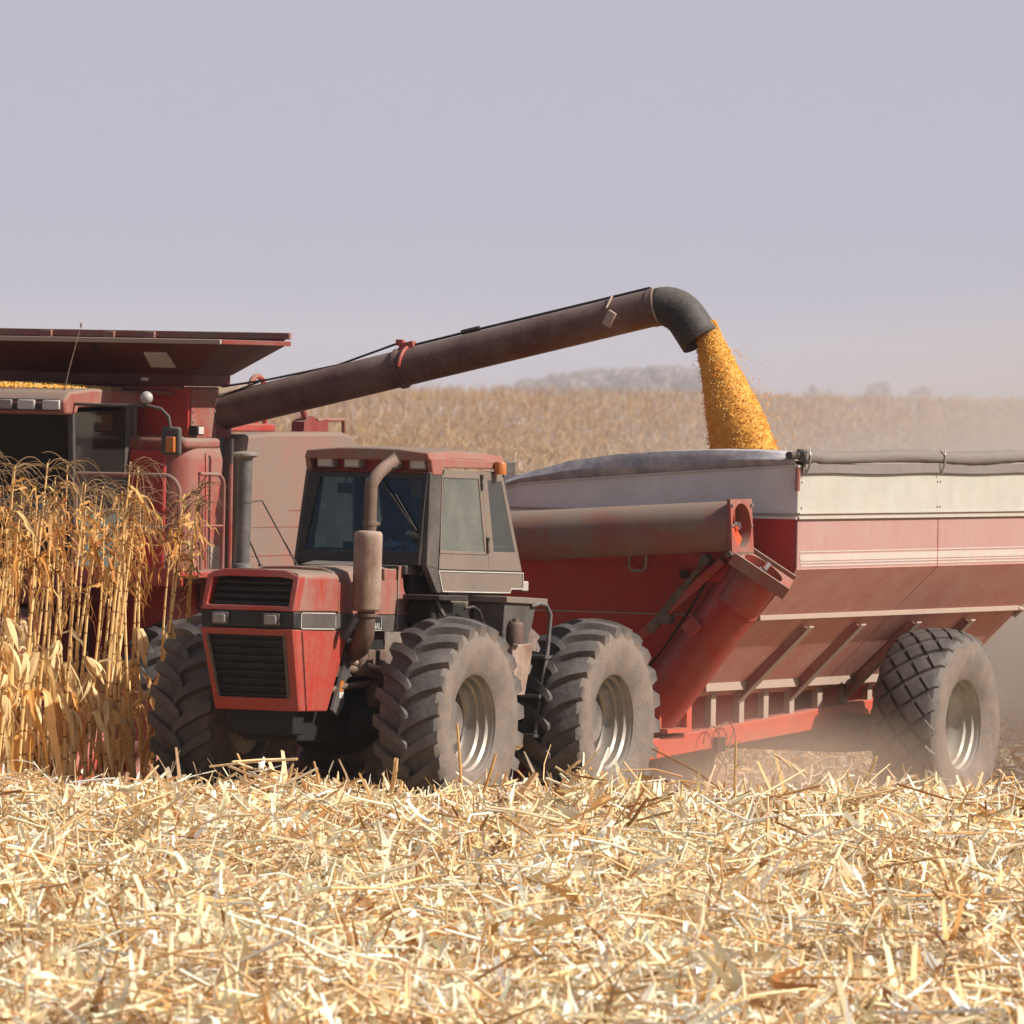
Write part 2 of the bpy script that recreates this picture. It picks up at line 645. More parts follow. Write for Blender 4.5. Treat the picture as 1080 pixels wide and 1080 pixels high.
#@@STRUCT
# ================================================================== the setting
def grid_ground():
    xs = np.concatenate([[-3400, -1500, -600, -250, -120, -60, -36, -24, -18], np.arange(-14, 14.01, .5), [18, 24, 36, 60, 120, 250, 600, 1500, 3400]])
    ys = np.concatenate([[-150, -60, 0, 25, 38], np.arange(44, 116, .5), np.arange(116, 200, 4), np.arange(200, 460, 12), [480, 540, 640, 800, 1000, 1250, 1500, 1900, 2400, 3200, 4500, 7000]])
    X, Y = np.meshgrid(xs, ys)
    Z = gz(X, Y)
    V = np.stack([X, Y, Z], -1).reshape(-1, 3)
    nx = len(xs)
    i, j = np.meshgrid(np.arange(nx - 1), np.arange(len(ys) - 1))
    a = (j * nx + i).ravel()
    F = np.stack([a, a + 1, a + nx + 1, a + nx], -1)
    k = NT('field soil under straw')
    c = k.mix(k.noise(1.6, 10, .7), (.13, .075, .04), (.34, .21, .11))
    c = k.mix(k.math('MULTIPLY', k.noise(30, 5, .7), .8), c, (.50, .34, .19))
    p = k.n('BsdfPrincipled')
    k.l(c, p.inputs['Base Color'])
    p.inputs['Roughness'].default_value = .95
    b = k.n('Bump')
    b.inputs['Strength'].default_value = .8
    b.inputs['Distance'].default_value = .05
    k.l(k.noise(14, 8, .7), b.inputs['Height'])
    k.l(b.outputs[0], p.inputs['Normal'])
    k.l(p.outputs[0], k.out.inputs['Surface'])
    o = np_mesh('ground', V, F, None, k.m)
    o['kind'] = 'structure'
    return o


grid_ground()


def scatter(n, y0, y1, margin=1.6):
    y = rng.uniform(y0, y1, int(n * 1.1))[:n]
    x = rng.uniform(-1, 1, n) * (.061 * y + margin)
    return x, y


def mound(x, y):
    """windrow lumps in the loose trash"""
    a = .5 + .25 * np.sin(x * 2.3 + 1.3 * np.sin(y * 1.1)) + .25 * np.sin(y * 2.9 + x * 1.7 + 2 * np.sin(x * .9))
    return a * (.6 + .4 * np.sin(x * 7.1 + y * 3.3) * np.sin(y * 6.2 - x * 2.0)) * 1.3


def patch(x, y):
    """weathering of the trash differs from patch to patch"""
    return np.clip(1.0 + .10 * np.sin(x * 1.9 + 2 * np.sin(y * .8)) * np.sin(y * 1.3 - x * .7) + rng.normal(0, .10, len(x)), .55, 1.06)


# wheel tracks of the vehicles press the loose trash flat (line through each axle end along the heading)
def near_vehicle(x, y):
    p = np.stack([x, y], -1)
    o = np.array([-1.511, 74.61])
    h = np.array([HD.x, HD.y])
    l = np.array([LF.x, LF.y])
    a = (p - o) @ h
    b = (p - o) @ l
    return (a < 1.6) & (np.abs(b) < 1.55)


def residue():
    S = Strips()

    def leaves(n, y0, y1, Lr, wr, hmax, segs=4, flat=.35, crumple=.35, pale=False):
        x, y = scatter(n, y0, y1)
        ok = ~near_vehicle(x, y) | (rng.random(n) < .4)
        x, y = x[ok], y[ok]
        n = len(x)
        h = .20 * mound(x, y) + hmax * rng.random(n) ** 2.0 * (.35 + .6 * mound(x, y))
        z = gz(x, y) + .01 + h
        yaw = rng.uniform(0, 2 * np.pi, n)
        pit = rng.normal(0, flat, n) * rng.choice([.7, 1.6], n)
        d = np.stack([np.cos(yaw) * np.cos(pit), np.sin(yaw) * np.cos(pit), np.sin(pit)], -1)
        L = rng.uniform(*Lr, n) * rng.uniform(.5, 1.0, n)
        w = rng.uniform(*wr, n)
        t = np.linspace(-.5, .5, segs)
        sd = unit(np.cross(d, rng.normal(0, 1, (n, 3)) * np.array([.6, .6, 1.2])))
        nr = np.cross(d, sd)
        curl = rng.normal(0, crumple, n) * L
        P = np.stack([x, y, z], -1)[:, None] + d[:, None] * (t[None, :, None] * L[:, None, None]) + nr[:, None] * ((t ** 2)[None, :, None] * 4 * curl[:, None, None] * .4)
        Wd = w[:, None] * np.clip(1 - np.abs(t)[None] * rng.uniform(.9, 1.95, n)[:, None], .06, 1)
        tw = rng.normal(0, .6, n)
        ang = tw[:, None] * t[None]
        side = sd[:, None] * np.cos(ang)[..., None] + nr[:, None] * np.sin(ang)[..., None]
        tn = tones(n, (.25, .12, .32, .08, .18, .05, .06)) if pale else tones(n)
        S.ribbons(P, Wd, side, tn * patch(x, y)[:, None])

    def sticks(n, y0, y1, Lr, rr, hmax, flat=.22):
        x, y = scatter(n, y0, y1)
        ok = ~near_vehicle(x, y) | (rng.random(n) < .25)
        x, y = x[ok], y[ok]
        n = len(x)
        z = gz(x, y) + .015 + .20 * mound(x, y) + hmax * rng.random(n) ** 2 * (.3 + .7 * mound(x, y))
        yaw = rng.uniform(0, 2 * np.pi, n)
        pit = rng.normal(0, flat, n)
        d = np.stack([np.cos(yaw) * np.cos(pit), np.sin(yaw) * np.cos(pit), np.sin(pit)], -1)
        L = rng.uniform(*Lr, n)
        t = np.array([-.5, 0., .5])
        bend = rng.normal(0, .05, (n, 1, 3)) * (1 - 4 * t ** 2)[None, :, None] * L[:, None, None]
        P = np.stack([x, y, z], -1)[:, None] + d[:, None] * (t[None, :, None] * L[:, None, None]) + bend
        Rd = rng.uniform(*rr, n)[:, None] * np.array([1., .95, .85])[None]
        S.tubes(P, Rd, tones(n, (.26, .2, .22, .12, .12, .03, .05)) * patch(x, y)[:, None])

    leaves(52000, 45.5, 63, (.06, .30), (.005, .024), .14)
    leaves(40000, 63, 73, (.06, .32), (.006, .028), .16)
    leaves(15000, 45.5, 63, (.22, .75), (.010, .032), .24, 6, .42)
    leaves(14000, 63, 73, (.22, .75), (.012, .036), .26, 6, .42)
    leaves(20000, 45.5, 73, (.08, .32), (.028, .085), .24, 6, .6, crumple=1.7, pale=True)
    leaves(34000, 45.5, 73, (.03, .12), (.006, .030), .12, 3, .6)
    leaves(22000, 73, 84, (.06, .45), (.012, .06), .18)
    leaves(12000, 84, 116, (.1, .5), (.02, .08), .15)
    sticks(13000, 45.5, 63, (.10, .50), (.003, .008), .18, .35)
    sticks(10000, 63, 73, (.10, .50), (.003, .009), .20, .35)
    sticks(3400, 45.5, 63, (.35, .95), (.006, .012), .26, .22)
    sticks(3000, 63, 73, (.35, .95), (.007, .013), .28, .25)
    sticks(3200, 73, 110, (.15, .6), (.008, .013), .2)

    # stubs of the cut rows, about 0.76 m apart along the direction of travel
    h = np.array([HD.x, HD.y])
    l = np.array([LF.x, LF.y])
    o = np.array([-1.511, 74.61])
    aa, bb = np.meshgrid(np.arange(-36, 30, .19), np.arange(-14, 32) * .76 + .25)
    aa = aa.ravel() + rng.normal(0, .06, aa.size)
    bb = bb.ravel() + rng.normal(0, .05, bb.size)
    P0 = o + aa[:, None] * h + bb[:, None] * l
    x, y = P0[:, 0], P0[:, 1]
    ok = (y > 45.5) & (y < 112) & (np.abs(x) < .061 * y + 1.6) & ~near_vehicle(x, y) & (rng.random(len(x)) < .9)
    x, y = x[ok], y[ok]
    n = len(x)
    hgt = rng.uniform(.14, .36, n) * rng.uniform(.7, 1.25, n)
    lean = rng.normal(0, .42, (n, 2))
    top = np.stack([x + lean[:, 0] * hgt, y + lean[:, 1] * hgt, gz(x, y) + hgt], -1)
    bot = np.stack([x, y, gz(x, y) - .02], -1)
    P = np.stack([bot, (bot + top) / 2, top], 1)
    S.tubes(P, rng.uniform(.008, .0135, n)[:, None] * np.array([1.1, 1., .95])[None], tones(n, (.3, .3, .05, .25, .02, .1, .06)), 6)
    ob = S.build('crop_residue', 'residue')
    tag(ob, 'thick layer of chopped pale corn leaves, husks and stubble covering the harvested ground', 'crop residue', kind='stuff')


residue()


def far_corn():
    """ripe corn on the rise behind the machines"""
    S = Strips()

    def block(n, y0, y1, margin, nl, segs, tas, slope=.064):
        y = np.sqrt(rng.uniform(y0 * y0, y1 * y1, n))
        x = rng.uniform(-1, 1, n) * (slope * y + margin)
        z = gz(x, y)
        H = rng.normal(2.42, .10, n) + .12 * np.sin(x * .21 + y * .05)
        hz = np.clip((y - 110) / 300, 0, 1)
        lean = rng.normal(0, .07, (n, 2)) + np.array([.05, 0])
        t = np.linspace(0, 1, 3)
        B = np.stack([x, y, z], -1)
        Tp = np.stack([x + lean[:, 0] * H, y + lean[:, 1] * H, z + H], -1)
        P = B[:, None] + (Tp - B)[:, None] * t[None, :, None]
        tn = tones(n, (.3, .3, .1, .2, .02, .08, .1)) * np.array([.66, .66, .90])  # toned down and bluer: distance haze put into the colour
        S.ribbons(P, np.full((n, 3), .035), np.tile(np.array([1., 0, 0]), (n, 1)), tn)
        for q in range(nl):
            u = rng.uniform(.22, .98, n)
            az = rng.uniform(0, 2 * np.pi, n)
            L = rng.uniform(.35, .75, n)
            s0 = B + (Tp - B) * u[:, None]
            t = np.linspace(0, 1, segs)
            rad = L[:, None] * t[None] * rng.uniform(.45, .8, n)[:, None]
            dz = L[:, None] * (rng.uniform(.1, .6, n)[:, None] * t[None] - rng.uniform(.5, 1.3, n)[:, None] * t[None] ** 2)
            P = s0[:, None] + np.stack([np.cos(az)[:, None] * rad, np.sin(az)[:, None] * rad, dz], -1)
            wd = rng.uniform(.035, .08, n)[:, None] * (1.02 - t[None] ** 1.5)
            sd = unit(np.stack([-np.sin(az), np.cos(az), rng.normal(0, .5, n)], -1))
            S.ribbons(P, wd, sd, tones(n, (.3, .26, .16, .16, .05, .07, .1)) * np.array([.66, .66, .88]))  # leaves carry the same haze in their colour
        for q in range(tas):
            az = rng.normal(0.0, 1.3, n)
            L = rng.uniform(.22, .45, n)
            t = np.linspace(0, 1, 3)
            rad = L[:, None] * t[None] * rng.uniform(.3, 1.0, n)[:, None]
            dz = L[:, None] * (1.0 * t[None] - rng.uniform(.2, .9, n)[:, None] * t[None] ** 2)
            P = Tp[:, None] + np.stack([np.cos(az)[:, None] * rad, np.sin(az)[:, None] * rad, dz], -1)
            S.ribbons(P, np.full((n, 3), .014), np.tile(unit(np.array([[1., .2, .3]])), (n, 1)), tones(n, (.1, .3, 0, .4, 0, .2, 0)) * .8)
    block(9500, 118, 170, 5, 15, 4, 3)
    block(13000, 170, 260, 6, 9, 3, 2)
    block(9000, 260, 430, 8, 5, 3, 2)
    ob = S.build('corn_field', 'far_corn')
    tag(ob, 'broad field of ripe tan corn stretching back to the horizon behind the machines', 'corn field', kind='stuff')


far_corn()


def far_woods():
    """wooded rise about two kilometres off, one mass in the haze"""
    def crowns(trees, name, parent=None):
        S = Strips()
        for (x, y, zb, h, w) in trees:
            m = int(260 + 40 * w)
            nb = 7
            cb = np.stack([rng.normal(0, w * .26, nb), rng.normal(0, w * .26, nb), h * rng.uniform(.42, .86, nb)], -1)
            c = cb[rng.integers(0, nb, m)] + unit(rng.normal(0, 1, (m, 3))) * (rng.random((m, 1)) ** .4) * np.array([w * .30, w * .30, h * .17])
            P0 = np.array([x, y, zb]) + c
            d = unit(rng.normal(0, 1, (m, 3)))
            L = rng.uniform(1.0, 2.3, m)
            P = P0[:, None] + d[:, None] * (np.array([-.5, .5])[None, :, None] * L[:, None, None])
            sd = unit(np.cross(d, rng.normal(0, 1, (m, 3))))
            tn = np.array([[.33, .32, .355]]) * rng.uniform(.85, 1.15, (m, 1)) * np.array([1.1, 1, .9])  # lightened: distance haze put into the foliage colour
            S.ribbons(P, np.stack([L * .8, L * .7], -1), sd, tn)
            B = np.array([[x, y, zb]])
            P = B[:, None] + np.array([[0, 0, -2.], [.1, 0, h * .3], [.05, .1, h * .75]])[None]
            S.tubes(P, np.array([[.35, .28, .1]]) * (h / 10), np.array([[.05, .04, .03]]), 6)
        return S.build(name, 'far_leaf', parent)
    tr = []
    for i in range(90):
        u = rng.uniform(525, 775)
        y = rng.uniform(5400, 5700)
        top = np.interp(u, [520, 545, 590, 620, 660, 700, 740, 775], [4, 10, 20, 26, 28, 31, 29, 22]) + rng.normal(0, .8) - 2
        x = (u - 540) / 9000 * y
        ztop = CAM_Z + (top - 9) * y / 9000 + .6
        zb = ztop - rng.uniform(20, 27)
        tr.append((x, y, zb, ztop - zb, rng.uniform(13, 21)))
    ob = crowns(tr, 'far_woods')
    tag(ob, 'hazy grey wooded rise on the horizon under the unloading auger', 'woods', kind='stuff')
    k = 0
    for u, top, w, lab in ((862, 3, 14.0, 'faint round-topped tree on the hazy skyline just right of the falling grain'),
                           (922, 8, 18, 'broad faint tree on the hazy skyline above the cart side, left one of two'),
                           (966, 7, 15, 'narrower faint tree on the hazy skyline right of the broad one')):
        y = 5500.0
        x = (u - 540) / 9000 * y
        ztop = CAM_Z + top * y / 9000 + .6
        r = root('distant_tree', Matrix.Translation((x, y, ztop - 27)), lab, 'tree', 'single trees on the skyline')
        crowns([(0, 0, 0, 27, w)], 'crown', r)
        MB().tube([(0, 0, -2), (.1, 0, 6), (.0, .1, 14)], [.8, .6, .2], 8).build('trunk', 'rust_dark', r)


far_woods()


def haze():
    b = MB().span(-3420, 3420, -160, 7020, -9, 42).build('haze', 'white')
    k = NT('autumn field haze')
    v = k.n('VolumePrincipled')
    v.inputs['Color'].default_value = (.72, .73, .82, 1)
    v.inputs['Density'].default_value = HAZE
    v.inputs['Anisotropy'].default_value = .0
    k.l(v.outputs[0], k.out.inputs['Volume'])
    b.data.materials.clear()
    b.data.materials.append(k.m)

    tag(b, 'pale lilac dust haze hanging over the whole field', 'haze', kind='stuff')


HAZE = .00012
haze()
#@@OBJ
# ================================================================== wheels
def tyre_profile(R0, w, rim_r):
    hw = w / 2
    return [(rim_r + .0, -hw * .80), (rim_r + .03, -hw * .86), (rim_r + (R0 - rim_r) * .30, -hw * .985), (rim_r + (R0 - rim_r) * .55, -hw * 1.0),
            (R0 - .14, -hw * .985), (R0 - .085, -hw * .95), (R0 - .05, -hw * .86), (R0 - .018, -hw * .55), (R0, 0),
            (R0 - .018, hw * .55), (R0 - .05, hw * .86), (R0 - .085, hw * .95), (R0 - .14, hw * .985), (rim_r + (R0 - rim_r) * .55, hw * 1.0),
            (rim_r + (R0 - rim_r) * .30, hw * .985), (rim_r + .03, hw * .86), (rim_r, hw * .80)]


def crown_r(R0, hw, y):
    a = abs(y) / hw
    return R0 - .018 * (a / .55) ** 2 if a < .55 else R0 - .018 - .032 * (a - .55) / .31


def lug_tyre(Rt, w, rim_r, n=22):
    """drive tyre: deep curved lugs in a V, the bars running down over the shoulder"""
    mb = MB()
    R0 = Rt - .060
    hw = w / 2
    mb.lathe(tyre_profile(R0, w, rim_r), axis='y', n=72, caps=False)
    r2 = random.Random(3)
    for side in (1, -1):
        for i in range(n):
            p0 = 2 * math.pi * (i + (0 if side > 0 else .5)) / n
            rings = []
            st = [0, .12, .28, .45, .62, .78, .90, 1.0]
            for s in st:
                y = -.035 + (hw + .045) * s
                ph = p0 - .27 * (s ** 1.0 * .45 + .55 * s ** .5) + .27 * .5
                rt = crown_r(R0, hw, min(y, hw * .86)) + .060 - (.008 if s == 0 else 0)
                hwid = .040 + .014 * s
                wb = hwid * 1.40
                rb = crown_r(R0, hw, min(y, hw * .86)) - .03
                yb = y
                if s >= .90:
                    rt -= .008 if s < 1 else .022
                    rb = Rt - .175 if s == 1 else R0 - .10
                    yb = min(y, hw * .965)
                ring = []
                for (dr, dp, yy) in ((rb, -wb, yb), (rt, -hwid, y), (rt, hwid, y), (rb, wb, yb)):
                    a = ph + dp / Rt
                    ring.append(Vector((dr * math.sin(a), side * yy, dr * math.cos(a))))
                rings.append(ring)
            # outer end plate runs down the sidewall
            mb.loft(rings)
    return mb


def diamond_tyre(Rt, w, rim_r, n=22):
    """flotation tyre: staggered diamond blocks with narrow grooves"""
    mb = MB()
    R0 = Rt - .034
    hw = w / 2
    mb.lathe(tyre_profile(R0, w, rim_r), axis='y', n=72, caps=False)
    rows = 3
    dy = .128
    dphi = math.pi / n
    for j in range(-(rows // 2) - 1, rows // 2 + 2):
        yc = j * dy
        for i in range(n):
            pc = 2 * math.pi * (i + (.5 if j % 2 else 0)) / n
            g = .79
            K = 4

            def P(a, b, lift):
                # a,b in -1..1 over the diamond (rotated square)
                u, v = (a + b) / 2 * g, (a - b) / 2 * g
                y = yc + v * dy
                y = max(-hw * .95, min(hw * .95, y))
                ph = pc + u * dphi + .10 * y / hw
                rr = crown_r(R0, hw, y) if abs(y) < hw * .86 else R0 - .05 - (abs(y) - hw * .86) / (hw * .09) * .04
                rr = rr + lift
                return Vector((rr * math.sin(ph), y, rr * math.cos(ph)))
            base = len(mb.v)
            top = [P(-1 + 2 * q / K, -1 + 2 * r / K, .034) for q in range(K + 1) for r in range(K + 1)]
            fs = [(q * (K + 1) + r, q * (K + 1) + r + 1, (q + 1) * (K + 1) + r + 1, (q + 1) * (K + 1) + r) for q in range(K) for r in range(K)]
            edge = [(q, 0) for q in range(K)] + [(K, r) for r in range(K)] + [(q, K) for q in range(K, 0, -1)] + [(0, r) for r in range(K, 0, -1)]
            low = []
            for (q, r) in edge:
                a, b = -1 + 2 * q / K, -1 + 2 * r / K
                low.append(P(a * 1.10, b * 1.10, -.012))
            m = len(edge)
            nT = (K + 1) ** 2
            for e in range(m):
                q, r = edge[e]
                q2, r2 = edge[(e + 1) % m]
                fs.append((q * (K + 1) + r, nT + e, nT + (e + 1) % m, q2 * (K + 1) + r2))
            mb.add(top + low, fs)
    return mb


def rim_mesh(rim_r, w, deep):
    """flanged rim barrel stepping down to a disc set deep inside"""
    hw = w / 2
    yo = hw * .84
    pr = [(rim_r + .035, yo - .045), (rim_r + .038, yo - .012), (rim_r + .028, yo + .002), (rim_r + .012, yo - .006), (rim_r - .004, yo - .035), (rim_r - .006, yo - .075),
          (rim_r - .030, yo - .095), (rim_r - .034, yo - .15), (rim_r - .055, yo - .17), (rim_r - .06, yo - .25), (rim_r - .085, yo - .28), (rim_r - .088, yo - deep),
          (rim_r - .088, -yo + .05), (rim_r - .02, -yo), (rim_r + .03, -yo), (rim_r + .03, yo - .05)]
    return MB().lathe(pr, axis='y', n=56, caps=False)


def disc_mesh(rim_r, w, deep, hubr=.17, out=.20):
    hw = w / 2
    y = hw * .84 - deep
    pr = [(rim_r - .08, y - .02), (rim_r - .08, y), (rim_r * .62, y + .03), (rim_r * .58, y + .015), (hubr + .08, y + .015), (hubr + .04, y + .05), (hubr + .035, y + out), (hubr + .01, y + out + .025), (.0005, y + out + .035)]
    mb = MB().lathe(pr, axis='y', n=40, caps=False)
    mb.lathe([(.0005, -hw * .8), (hubr + .03, -hw * .8), (hubr + .03, y - .02), (rim_r - .08, y - .02)], axis='y', n=32, caps=False)
    for i in range(10):
        a = 2 * math.pi * i / 10
        mb.lathe([(.016, y), (.016, y + .045), (.001, y + .045)], c=((hubr + .115) * math.sin(a), 0, (hubr + .115) * math.cos(a)), axis='y', n=6)
    return mb


_tyres = {}


def wheel(parent, loc, side, Rt, w, rim_r, kind, spin=0.0, rimmat='rim', rubmat='tyre', deep=.43):
    """wheel > tyre, rim. side +1: outer face to the left"""
    key = (Rt, w, rim_r, kind)
    h = disc_mesh(rim_r, w, deep, out=.20 if kind == 'lug' else .06).build('wheel', rimmat, parent)
    h.location = loc
    h.rotation_euler = (0, spin, 0 if side > 0 else math.pi)
    mb = lug_tyre(Rt, w, rim_r) if kind == 'lug' else diamond_tyre(Rt, w, rim_r)
    if key in _tyres:
        t = bpy.data.objects.new('tyre', _tyres[key])
        COL.objects.link(t)
        t.parent = h
    else:
        t = mb.build('tyre', rubmat, h, angle=30)
        _tyres[key] = t.data
    if side < 0 and kind == 'lug':
        t.rotation_euler = (0, 0, math.pi)          # keep the tread V pointing the same way on both sides
    rim_mesh(rim_r, w, deep).build('rim', rimmat, h)
    return h


# ================================================================== a seated person
def skin_mesh(name, verts, edges, radii, mat, parent, root_i=0, sub=2):
    me = bpy.data.meshes.new(name)
    me.from_pydata(verts, edges, [])
    o = bpy.data.objects.new(name, me)
    COL.objects.link(o)
    o.parent = parent
    sk = o.modifiers.new('skin', 'SKIN')
    sk.use_smooth_shade = True
    for i, r in enumerate(radii):
        d = me.skin_vertices[0].data[i]
        d.radius = (r, r) if not isinstance(r, tuple) else r
        d.use_root = (i == root_i)
    ss = o.modifiers.new('sub', 'SUBSURF')
    ss.levels = sub
    ss.render_levels = sub
    me.materials.append(M[mat])
    return o


def seated_person(mat4, label, shirt, cap, wheel_c, wheel_r):
    """adult seated facing +x, hip at the origin, both hands on a steering wheel rim"""
    r = root('person', mat4, label, 'person')
    V, E, Rd = [], [], []

    def v(p, rad, prev=None):
        V.append(tuple(p))
        Rd.append(rad)
        if prev is not None:
            E.append((prev, len(V) - 1))
        return len(V) - 1
    pel = v((0, 0, .06), .125)
    wa = v((-.03, 0, .22), .125, pel)
    ch = v((-.02, 0, .40), (.155), wa)
    nk = v((.02, 0, .53), .075, ch)
    nk2 = v((.035, 0, .60), .055, nk)
    hd = v((.06, 0, .69), (.092), nk2)
    tp = v((.05, 0, .80), .085, hd)
    chin = v((.115, 0, .645), .04, hd)
    for s in (1, -1):
        hip = v((.06, s * .10, .03), .095, pel)
        kn = v((.46, s * .15, .10), .068, hip)
        an = v((.52, s * .15, -.32), .043, kn)
        v((.68, s * .16, -.38), .035, an)
        sh = v((0, s * .19, .46), .068, ch)
        el = v((.16, s * .27, .22), .047, sh)
        hw = Vector(wheel_c) + Vector((-.02, s * wheel_r * .92, .03))
        wr = v(hw + Vector((-.11, s * .03, -.01)), .030, el)
        pa = v(hw + Vector((-.045, s * .012, .015)), .034, wr)
        for k, (dy, ln) in enumerate(((.030, .85), (.010, 1.0), (-.010, .95), (-.030, .75))):
            a = v(hw + Vector((-.005, s * dy * .9, .035)), .0105, pa)
            b = v(hw + Vector((.028 * ln, s * dy, .022)), .0095, a)
            v(hw + Vector((.030 * ln, s * dy, -.012)), .0085, b)
        t1 = v(hw + Vector((-.035, -s * .045, -.005)), .012, pa)
        v(hw + Vector((-.005, -s * .060, -.012)), .0095, t1)
    skin_mesh('body', V, E, Rd, 'skin', r)
    # clothing over the same joints
    V2, E2, R2 = [], [], []

    def w(p, rad, prev=None):
        V2.append(tuple(p))
        R2.append(rad)
        if prev is not None:
            E2.append((prev, len(V2) - 1))
        return len(V2) - 1
    a = w((0, 0, .06), .145)
    b = w((-.03, 0, .22), .145, a)
    c = w((-.02, 0, .40), .175, b)
    w((.015, 0, .52), .085, c)
    for s in (1, -1):
        sh = w((0, s * .19, .46), .083, c)
        el = w((.16, s * .27, .22), .062, sh)
        hw = Vector(wheel_c) + Vector((-.02, s * wheel_r * .92, .03))
        w(hw + Vector((-.13, s * .035, -.01)), .042, el)
    skin_mesh('shirt', V2, E2, R2, shirt, r)
    V2, E2, R2 = [], [], []
    a = w((0, 0, .05), .14)
    for s in (1, -1):
        h = w((.06, s * .10, .03), .112, a)
        k = w((.46, s * .15, .10), .082, h)
        w((.52, s * .15, -.29), .062, k)
    skin_mesh('trousers', V2, E2, R2, 'denim', r)
    # face and hair
    f = MB()
    f.lathe([(.001, 0), (.012, .006), (.016, .025), (.010, .055), (.001, .06)], c=(.152, 0, .655), n=8)
    for s in (1, -1):
        f.lathe([(.001, -.008), (.018, 0), (.001, .012)], c=(.055, s * .092, .695), axis='y', n=8)
    f.build('nose', 'skin', r)
    e = MB()
    for s in (1, -1):
        e.lathe([(.001, -.006), (.010, 0), (.001, .007)], c=(.142, s * .033, .712), axis='x', n=8)
    e.build('eye', 'hair', r)
    MB().span(.146, .152, -.025, .025, .632, .638).build('mouth', 'hair', r)
    c = MB().lathe([(.106, .72), (.110, .76), (.100, .82), (.06, .875), (.001, .89)], c=(.045, 0, 0), n=20)
    c.prism([(.10, -.075), (.22, -.055), (.24, 0), (.22, .055), (.10, .075)], 'z', .745, .757)
    c.build('cap', cap, r)
    return r
